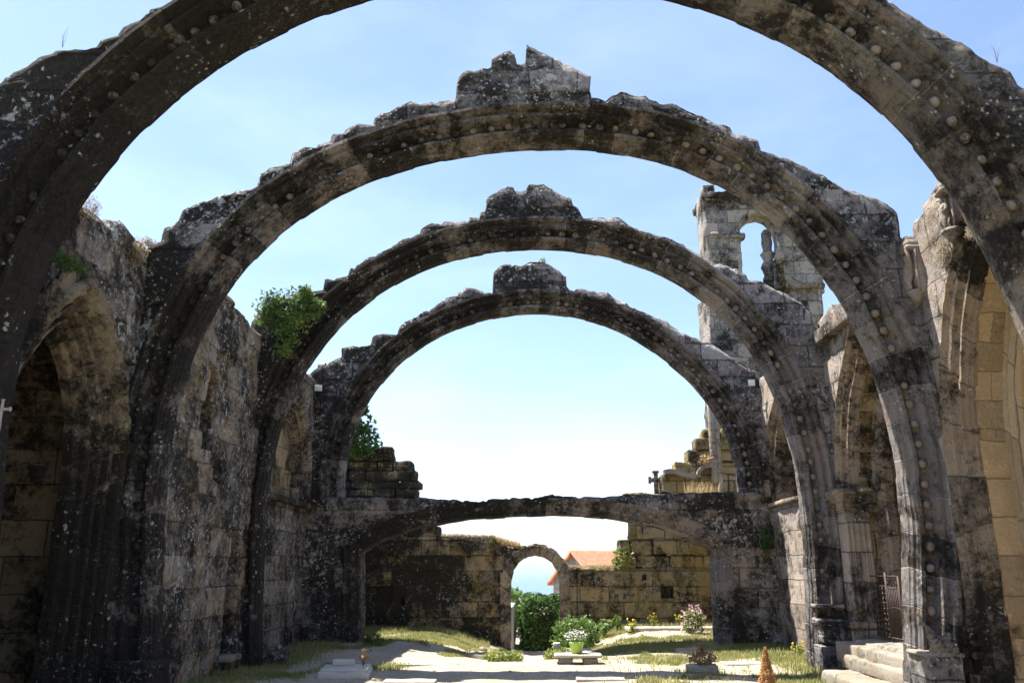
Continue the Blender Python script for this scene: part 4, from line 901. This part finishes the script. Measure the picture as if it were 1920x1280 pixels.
def rock(px, py, s, label, mat='slab', group=None, sq=.7):
    x, y = UZ(px, py, -.08 if 900 < px < 1060 else 0); bm = bmesh.new(); bmesh.ops.create_icosphere(bm, subdivisions=3, radius=s); sd = random.random() * 50
    for v in bm.verts:
        k = 1 + .45 * FB(v.co.x / s + sd, v.co.y / s, v.co.z / s, .9, 3); v.co = Vector((v.co.x * k * 1.2, v.co.y * k, v.co.z * k * sq))
    me = bpy.data.meshes.new('rock'); bm.to_mesh(me); bm.free(); me.polygons.foreach_set('use_smooth', [True] * len(me.polygons))
    o = link('rock', me, M[mat]); o.location = (x, y, gz(x, y) + s * .3); return tag(o, label, 'rock', group)
rock(934, 1212, .14, 'small rounded pale rock atop the heap left of the doorway', 'slab', 'rocks beside the path')
rock(952, 1214, .17, 'flattish pale rock touching the left door jamb', 'slab', 'rocks beside the path', .4)
rock(905, 1205, .10, 'smallest brownish rock behind the tilted mossy slab', 'step', 'rocks beside the path')
rock(1068, 1226, .20, 'pale rock between the green shrub and the stone bench', 'slab', 'rocks beside the path', .8)
rock(1098, 1222, .20, 'pale rock behind the white flowers, right of the pot', 'slab', 'rocks beside the path')
rock(1056, 1230, .15, 'brown stained rock nearest the path under the shrub', 'step', 'rocks beside the path')
rock(518, 1246, .19, 'grey broken boulder leaning at the third arch pier on the left', 'left', None, 1.3)
rock(430, 1250, .30, 'pale broken block below the wall niche on the left', 'step', None, .5)

# ------------------------------------------------------------------ plants
def lush(name, label, cat, c, rad, n, sz, mat, shell=.35, group=None, stems=True, fl=None, fn=60, fs=.03):
    zb0 = gz(c[0], c[1]); t = thing(name, label, cat, (c[0], c[1], zb0), group=group); loc = (0, 0, c[2] - zb0)
    link('foliage', mesh_np('foliage', *leaves(blob_points(loc, rad, n, shell, seed=random.random() * 30), sz)), M[mat], t)
    if stems:
        tb = []
        for k in range(7):
            a = random.uniform(0, 6.28); tb.append(tube_data([(0, 0, 0), (math.cos(a) * rad[0] * .3, math.sin(a) * rad[1] * .3, loc[2] * .8), (math.cos(a) * rad[0] * .7, math.sin(a) * rad[1] * .7, loc[2] + rad[2] * .5)], .015, 5, .005))
        link('stems', mesh_np('stems', *merge(tb)), M['bark'], t)
    if fl: link('blossoms', mesh_np('blossoms', *leaves(blob_points(loc, (rad[0] * 1.05, rad[1] * 1.05, rad[2] * 1.05), fn, .85), fs, up=1)), M[fl], t)
    return t
x, y = UZ(1083, 1216, -.2); lush('shrub', 'bright green leafy shrub right of the doorway', 'shrub', (x, y, .12), (.58, .45, .44), 2600, .038, 'leaf_light')
x, y = UZ(1048, 1232, 0); lush('low_plant', 'low yellow green plant at the foot of the white marker stone', 'plant', (x, y, .02), (.30, .25, .18), 500, .035, 'leaf_yellow')
x, y = UZ(945, 1234, 0); lush('low_plant', 'low green plant spilling over the mossy slab left of the path', 'plant', (x, y, .03), (.38, .3, .13), 600, .035, 'leaf_yellow')
x, y = UZ(1322, 1210, 0); lush('pink_flowers', 'pink hydrangea like flowers at the right foot of the low arch', 'flowers', (x - .02, y + 1.2, .42), (.26, .25, .36), 500, .04, 'leaf_light', fl='petal_p', fn=420, fs=.026)
for (px, py, hh, n, lab) in ((1132, 1186, .5, 10, 'upright leafy plant against the entrance wall, next to the shrub'), (1160, 1184, .45, 8, 'upright leafy plant against the entrance wall, second from the shrub')):
    x, y = UZ(px, py, .1); fl_bunch('leafy_plant', lab, 'plant', x, min(y, DF - .25), gz(x, y), hh, n, .06, 'leaf_light')
for (px, py, lab) in ((1185, 1182, 'small yellow flowering weed at the wall base below the step in the wall'), (1225, 1178, 'small yellow flowering weed under the square wall hole'), (1275, 1176, 'yellow flowering weed just right of the square wall hole'), (1310, 1180, 'tall yellow flowering weed behind the pink flowers')):
    x, y = UZ(px, py, .2); y = min(y, DF - .3); fl_bunch('flowering_weed', lab, 'weed', x, y, gz(x, y), .35, 12, .025, 'leaf_yellow', fl='petal_y', fn=9, fs=.02)
x, y = UZ(1500, 1232, 0); fl_bunch('flowering_weed', 'yellow flowering weed left of the third arch right pier', 'weed', x, y, 0, .30, 16, .025, 'leaf_yellow', fl='petal_y', fn=10)
x, y = UZ(1568, 1245, 0); fl_bunch('flowering_weed', 'large yellow flowering weed between the third arch pier and the steps', 'weed', x - .15, y + .1, 0, .62, 34, .03, 'leaf_yellow', fl='petal_y', fn=22, fs=.025, spread=.6)
x, y = UZ(1600, 1235, .1); fl_bunch('flowering_weed', 'yellow flowering weed beside the lowest stone step', 'weed', x, y, .05, .45, 22, .025, 'leaf_yellow', fl='petal_y', fn=12, fs=.022, spread=.6)
fl_bunch('flowering_weed', 'yellow flowers growing behind the bars of the iron gate', 'weed', XR + .5, 13.4, .52, .35, 14, .025, 'leaf_yellow', fl='petal_y', fn=12, fs=.03)
x, y = UZ(1316, 1262, 0)
pp = thing('dead_plant', 'dead brown plant in a low white planter on the dry grass', 'plant', (x, y, gz(x, y)))
link('planter', rbox((.5, .3, .14), (0, 0, .06), amp=.01, seg=.06), M['slab'], pp)
lp = blob_points((.02, 0, .22), (.26, .2, .13), 800, .2); link('foliage', mesh_np('foliage', *leaves(lp, .022)), M['brownleaf'], pp)
lp = [(random.gauss(.02, .02), random.gauss(0, .02), .25 + .25 * random.random()) for _ in range(60)]; link('dead_spike', mesh_np('dead_spike', *leaves(lp, .03)), M['brownleaf'], pp)
# orange conical conifer
x, y = UZ(1440, 1292, 0); cf = thing('dry_conifer', 'small orange brown dried conical conifer in the dry grass', 'conifer', (x, y, 0))
lp = []
for k in range(4200):
    f = random.random() ** 1.3; a = random.uniform(0, 6.28); r = .125 * (1 - f) ** .8 * (1 + .45 * FB(f * 5, math.cos(a) * 1.5, math.sin(a) * 1.5, 1.3)) + .012; rr_ = r * random.uniform(.55, 1) ; lp.append((math.cos(a) * rr_, math.sin(a) * rr_, .03 + f * .50))
link('foliage', mesh_np('foliage', *leaves(lp, .012, up=1.5)), M['orange'], cf)
link('needles', mesh_np('needles', *blades([(p[0] * .8, p[1] * .8, p[2]) for p in lp[:2500]], .05, .0025, .5)), M['orange'], cf)
link('stem', mesh_np('stem', *tube_data([(0, 0, -.05), (0, 0, .45)], .02, 6, .006)), M['bark'], cf)

# ivy on the third arch shoulder
def ivy(label, pix, D, n, sz, spread, mat='leaf', name='ivy', thick=.12, cat='ivy'):
    c = UY(pix[0][0], pix[0][1], D); t = thing(name, label, cat, (c[0], D, c[1])); pts = []
    for k in range(n):
        px, py, r = random.choice(pix); a = max(-.95, min(.95, random.gauss(0, .45))) * r; b_ = max(-.95, min(.95, random.gauss(0, .45))) * r
        if FB((px + a) * .02, (py + b_) * .02, 0, 2.2, 3) < -.35: continue
        q = UY(px + a, py + b_, D); pts.append((q[0] - c[0], random.uniform(-thick, thick * .2), q[1] - c[1]))
    link('foliage', mesh_np('foliage', *leaves(pts, sz, up=.8)), M[mat], t)
    st__ = [tube_data([(0, .05, -.5), (random.gauss(0, .1), 0, -.2), (random.gauss(0, .15), -.03, .0)], .015, 5) for _ in range(5)]
    link('stems', mesh_np('stems', *merge(st__)), M['bark'], t)
f3 = ARCH[2]['back'] - TB
ivy('bright green ivy mound growing over the left shoulder of the third arch', [(505, 582, 24), (520, 575, 26), (540, 582, 34), (560, 578, 34), (580, 580, 24), (600, 578, 14), (577, 552, 12), (525, 600, 34), (545, 608, 30), (540, 630, 24), (535, 655, 16), (560, 600, 24), (495, 600, 12)], f3 - .03, 5200, .036, 1, thick=.28)
ivy('dark green ivy bush on the entrance wall behind the left end of the farthest arch', [(668, 790, 30), (675, 815, 34), (690, 830, 30), (678, 765, 14), (665, 830, 30)], DF - .1, 1500, .07, 1, mat='leaf_dark', thick=.3)
ivy('dark moss tuft hanging on the right end of the low arch', [(1437, 1000, 16), (1437, 1020, 12)], D4 - .06, 500, .03, 1, mat='leaf_dark', thick=.06)
# stonecrop and dry tufts
def tuft(label, x, y, z, rad, n, sz, mat, name='stonecrop', cat='plant'):
    t = thing(name, label, cat, (x, y, z)); link('foliage', mesh_np('foliage', *leaves(blob_points((0, 0, 0), rad, n, .1), sz, up=1)), M[mat], t)
y, z = UX(262, 475, XL + .1); tuft('pale stonecrop cushion on the left wall beside the second arch', XL + .08, y, z, (.12, .18, .22), 1100, .013, 'sedum')
y, z = UX(285, 455, XL + .1); tuft('small pale stonecrop cushion at the left wall top corner', XL + .05, y, z, (.1, .12, .08), 500, .012, 'sedum')
y, z = UX(176, 388, XL + .1); tuft('pinkish stonecrop cushion on the left wall top under the nearest arch', XL + .05, y, z, (.1, .2, .16), 700, .012, 'sedum')
y, z = UX(135, 495, XL + .1); tuft('dark moss cushion above the broken left chapel arch', XL + .08, y, z, (.08, .4, .10), 900, .014, 'leaf_dark', 'moss_cushion')
y, z = UX(1758, 470, XR - .1); tuft('dry yellowish tuft left of the pointed chapel arch', XR - .04, y, z, (.07, .16, .2), 1100, .011, 'sedum', 'dry_tuft')
y, z = UX(1820, 430, XR - .1); tuft('dry yellowish tuft above the chapel arch apex', XR - .04, y, z, (.07, .2, .12), 900, .011, 'sedum', 'dry_tuft')
x, z = UY(1017, 489, 19.3); tuft('small green weed on the crest of the farthest arch', x, 19.3, z, (.09, .09, .10), 90, .025, 'leaf_yellow', 'weed')
x, z = UY(1170, 1045, DF + .2); tuft('dry bush on the broken step of the entrance wall', x, DF + .15, z - .05, (.35, .25, .45), 1000, .04, 'leaf_yellow', 'dry_bush', 'bush')
x, z = UY(1335, 868, DF - .1); tuft('dry plant above the little niche on the gable', x - .1, DF - .15, z + .1, (.28, .15, .18), 260, .03, 'straw', 'dry_tuft')
# dry grass on top of the entrance wall and arches
def tops(label, pix, D, h, n, mat='straw', dep=.5):
    pts = []
    for k in range(n):
        i = random.randrange(len(pix) - 1); f = random.random(); px = pix[i][0] + (pix[i + 1][0] - pix[i][0]) * f; py = pix[i][1] + (pix[i + 1][1] - pix[i][1]) * f
        q = UY(px, py, D); pts.append((q[0], D + random.uniform(.0, dep), q[1] - .03))
    tag(link('dry_grass', mesh_np('dry_grass', *blades(pts, h, .006, .7)), M[mat]), label, 'grass', kind='stuff')
tops('dry grass fringe along the top of the entrance wall left of the door', [(826, 1003), (924, 1006), (936, 1018), (980, 1028)], DF, .10, 2600)
tops('dry grass fringe along the top of the entrance wall right of the door', [(1068, 1062), (1160, 1060)], DF, .07, 900)
tops('dry grass tuft on the slope above the doorway', [(930, 1014), (975, 1026)], DF, .17, 900)
tops('dry grass among the gable stones below the niche', [(1290, 922), (1350, 924)], D4 + .5, .30, 200)
for (px, py, D, lab) in ((118, 82, 7.3, 'single tall dry stalk on the left top of the nearest arch'), (905, 936, 19.5, 'thin dry stalks on the level top of the low arch'), (1868, 110, 7.4, 'wispy grass stalks on the right top of the nearest arch')):
    q = UY(px, py, D); t = thing('dry_stalk', lab, 'plant', (q[0], D, q[1]))
    tb = [tube_data([(0, 0, -.05), (random.gauss(0, .02), 0, .1), (random.gauss(0, .05), 0, random.uniform(.15, .24))], .0025, 4, .001) for _ in range(4)]
    link('stems', mesh_np('stems', *merge(tb)), M['sedum'], t)
# grass on the ground
pts = []
while len(pts) < 80000:
    x = random.uniform(-5.3, 5.3); y = 11 + 12.1 * random.random()
    g_ = grassmask(x, y)
    if random.random() < g_ ** 1.5 * (.35 + .65 * (N3(x, y, 5, 2.2) > -.1)): pts.append((x, y, gz(x, y) - .005))
tag(link('grass', mesh_np('grass', *blades(pts, .065, .006, .8)), M['grassm']), 'short patchy dry green grass on the nave floor', 'grass', kind='stuff')
pts = []
for k in range(9000):
    if random.random() < .5: x = random.choice((-1, 1)) * random.uniform(4.2, 5.2); y = random.uniform(11.5, 23)
    else: x = random.choice((random.uniform(.9, 5), random.uniform(-5, -1.2))); y = random.uniform(22.2, 23.15)
    pts.append((x, y, gz(x, y) - .005))
tag(link('grass', mesh_np('grass', *blades(pts, .12, .006, .7)), M['grassm']), 'taller green grass fringe along the foot of the walls', 'grass', kind='stuff')
prts = []
for k in range(900):
    x = random.uniform(-4.5, 4.8); y = random.uniform(11.5, 22.5); r = random.uniform(.006, .022) * (1.6 if random.random() < .08 else 1); z = gz(x, y); a = random.uniform(0, 3)
    v_ = [(x + r * 1.3 * math.cos(a + q * 1.257) , y + r * math.sin(a + q * 1.257), z + r * .15) for q in range(5)] + [(x, y, z + r * .9)]
    prts.append((v_, [(q, (q + 1) % 5, 5) for q in range(5)]))
tag(link('pebbles', mesh_np('pebbles', *merge(prts)), M['step']), 'loose pebbles strewn over the sandy floor', 'pebbles', kind='stuff')
x, y = UZ(350, 1268, 0)
for k, (px, py, lab) in enumerate(((345, 1275, 'low green plant at the foot of the left wall, second bay'), (375, 1260, 'dark upright plant beside the left wall niche'), (700, 1215, 'green tuft at the left foot of the low arch'))):
    x, y = UZ(px, py, 0); lush('wall_plant', lab, 'plant', (x, y, .12), (.24, .22, .22), 380, .035, 'leaf_dark' if k == 1 else 'leaf')

# ------------------------------------------------------------------ beyond the door
def hedge():
    t = thing('hedge', 'clipped dark green hedge just outside the doorway', 'hedge', (.2, 26, gz(.2, 26))); z0 = gz(.2, 26) - .05
    x0, x1, y0, y1, z1 = -.45, 2.4, 25.7, 28.5, .82; pts = []
    for k in range(15000):
        s = random.random()
        if s < .55: p = [random.uniform(x0, x1), y0, random.uniform(z0, z1)]
        elif s < .75: p = [x0, random.uniform(y0, y1), random.uniform(z0, z1)]
        else: p = [random.uniform(x0, x1), random.uniform(y0, y1), z1]
        n_ = .22 * FB(p[0], p[1], p[2], 1.6, 4); rd = random.random() ** 2 * .3
        p[1] += -n_ + rd; p[0] += -n_ * .6 + (rd if s >= .55 else 0); p[2] += n_ * .9 - (rd * .5 if s >= .75 else 0)
        if p[2] > z1 - .3: p[1] += (p[2] - z1 + .3) * .5; p[0] += (p[2] - z1 + .3) * .35 
        pts.append(p)
    link('foliage', mesh_np('foliage', *leaves(pts, .05)), M['leaf_dark'], t, world=True)
    link('stems', rbox((x1 - x0 - .7, y1 - y0 - .7, z1 - z0 - .4), ((x0 + x1) / 2, (y0 + y1) / 2, (z0 + z1) / 2 - .2), amp=.1, seg=.2, r=.2), M['bark'], t, world=True)
hedge()
def tree(label, x, y, zt2, rad, n, sz, mat):
    zb2 = gz(x, y); t = thing('tree', label, 'tree', (x, y, zb2), group='trees outside the doorway'); H = zt2 - zb2
    pts = []
    for k in range(6):
        a = random.uniform(0, 6.28); c = (math.cos(a) * rad * .45, math.sin(a) * rad * .45, H - rad * random.uniform(.5, 1.1)); pts += blob_points(c, (rad * .55, rad * .55, rad * .45), n // 6, .3, seed=k)
    link('crown', mesh_np('crown', *leaves(pts, sz)), M[mat], t)
    tb = [tube_data([(0, 0, -.2), (.05, 0, H * .5), (0, 0, H - rad * .5)], .12, 8, .05)]
    for k in range(5):
        a = k * 1.3; tb.append(tube_data([(0, 0, H * .45), (math.cos(a) * rad * .35, math.sin(a) * rad * .35, H * .65), (math.cos(a) * rad * .6, math.sin(a) * rad * .6, H - rad * .7)], .05, 6, .02))
    link('trunk', mesh_np('trunk', *merge(tb)), M['bark'], t)
tree('light green bushy tree left of the farmhouse, beyond the hedge', -.9, 32, 1.35, 1.5, 6500, .07, 'leaf_light')
tree('green tree just above the hedge, in front of the farmhouse', .9, 31, .95, 1.2, 5200, .06, 'leaf_light')
tree('lighter distant tree at the left edge of the doorway view', -2.2, 44, 1.0, 2.0, 3600, .1, 'leaf_light')
tree('low green tree far left of the doorway view, mostly behind the wall', -4.5, 38, 1.0, 2.2, 3600, .1, 'leaf')
# house
hs = thing('farmhouse', 'grey stone farmhouse with an orange tiled roof beyond the entrance wall', 'house', (1.9, 47, -2))
rot = Matrix.Translation((1.95, 47, 0)) @ Matrix.Rotation(R(28), 4, 'Z')
def HP(x, y, z): return tuple(rot @ Vector((x, y, z)))
ez, rz_, hw, L = 1.05, 2.52, 2.3, 9.0
v = [HP(0, -hw, -3), HP(0, hw, -3), HP(L, hw, -3), HP(L, -hw, -3), HP(0, -hw, ez), HP(0, hw, ez), HP(L, hw, ez), HP(L, -hw, ez), HP(0, 0, rz_ - .05), HP(L, 0, rz_ - .05)]
fcs = [(0, 1, 5, 8, 4)[::-1], (3, 2, 6, 9, 7), (0, 3, 7, 4), (1, 2, 6, 5)]
link('wall', mesh_np('wall', v, fcs, [(p[0] * .7 + p[1], p[2]) for p in v], smooth=False), M['housewall'], hs, world=True)
rv = []; rf = []; ncol = 60; nrow = 16
for sgn in (-1, 1):
    b0 = len(rv)
    for i in range(ncol * 4 + 1):
        for j in range(nrow + 1):
            x = -.25 + (L + .5) * i / (ncol * 4); f = j / nrow; yy = sgn * (hw + .35) * f; z = rz_ + .03 - (rz_ - ez) / hw * (hw + .35) * f + .035 * math.sin(i * math.pi / 2) + .015 * (j % 2)
            rv.append(HP(x, yy, z))
    rf += [(b0 + i * (nrow + 1) + j, b0 + (i + 1) * (nrow + 1) + j, b0 + (i + 1) * (nrow + 1) + j + 1, b0 + i * (nrow + 1) + j + 1) for i in range(ncol * 4) for j in range(nrow)]
ro = link('roof', mesh_np('roof', rv, rf), M['terracotta'], hs, world=True); md = ro.modifiers.new('thick', 'SOLIDIFY'); md.thickness = .12
for (x_, z_0) in ((2.0, -.4), (5.0, -.4)):
    wv_ = [HP(x_, -hw - .04, z_0), HP(x_ + .8, -hw - .04, z_0), HP(x_ + .8, -hw - .04, z_0 + .9), HP(x_, -hw - .04, z_0 + .9)]
    wo = link('window', mesh_np('window', wv_, [(0, 1, 2, 3)], smooth=False), M['glass'], hs, world=True); wo.modifiers.new('thick', 'SOLIDIFY').thickness = .05
# pale garden post seen at the left jamb
tag(link('garden_wall', rbox((.22, 3.2, 1.5), (-.78, 26.2, gz(-.8, 26) + .55), amp=.02, seg=.2), M['slab']), 'pale low garden wall beside the path just outside the left door jamb', 'wall')

# ------------------------------------------------------------------ air
hz_ = bpy.data.materials.new('haze'); hz_.use_nodes = True; t_ = hz_.node_tree; t_.nodes.remove(t_.nodes['Principled BSDF'])
pv = t_.nodes.new('ShaderNodeVolumePrincipled'); pv.inputs['Color'].default_value = (.85, .92, 1, 1); pv.inputs['Density'].default_value = 7e-5; pv.inputs['Anisotropy'].default_value = .2
t_.links.new(pv.outputs[0], [x for x in t_.nodes if x.type == 'OUTPUT_MATERIAL'][0].inputs['Volume'])
xs, ys, z0_, z1_ = 32000, (-32000, 52000), -260, 320
zmin_ = min(v[2] for v in gv); z0_ = zmin_ - 1
hm = mesh_np('haze', [(x, y, z) for z in (z0_, z1_) for y in ys for x in (-xs, xs)], [(0, 1, 3, 2)[::-1], (4, 5, 7, 6), (0, 1, 5, 4), (2, 3, 7, 6)[::-1], (0, 2, 6, 4)[::-1], (1, 3, 7, 5)], smooth=False)
bm = bmesh.new(); bm.from_mesh(hm); bmesh.ops.recalc_face_normals(bm, faces=bm.faces); bm.to_mesh(hm); bm.free()
tag(link('haze', hm, hz_), kind='stuff')
print('ground zmin', zmin_, 'extent', gx[0], gx[-1], gy[0], gy[-1])
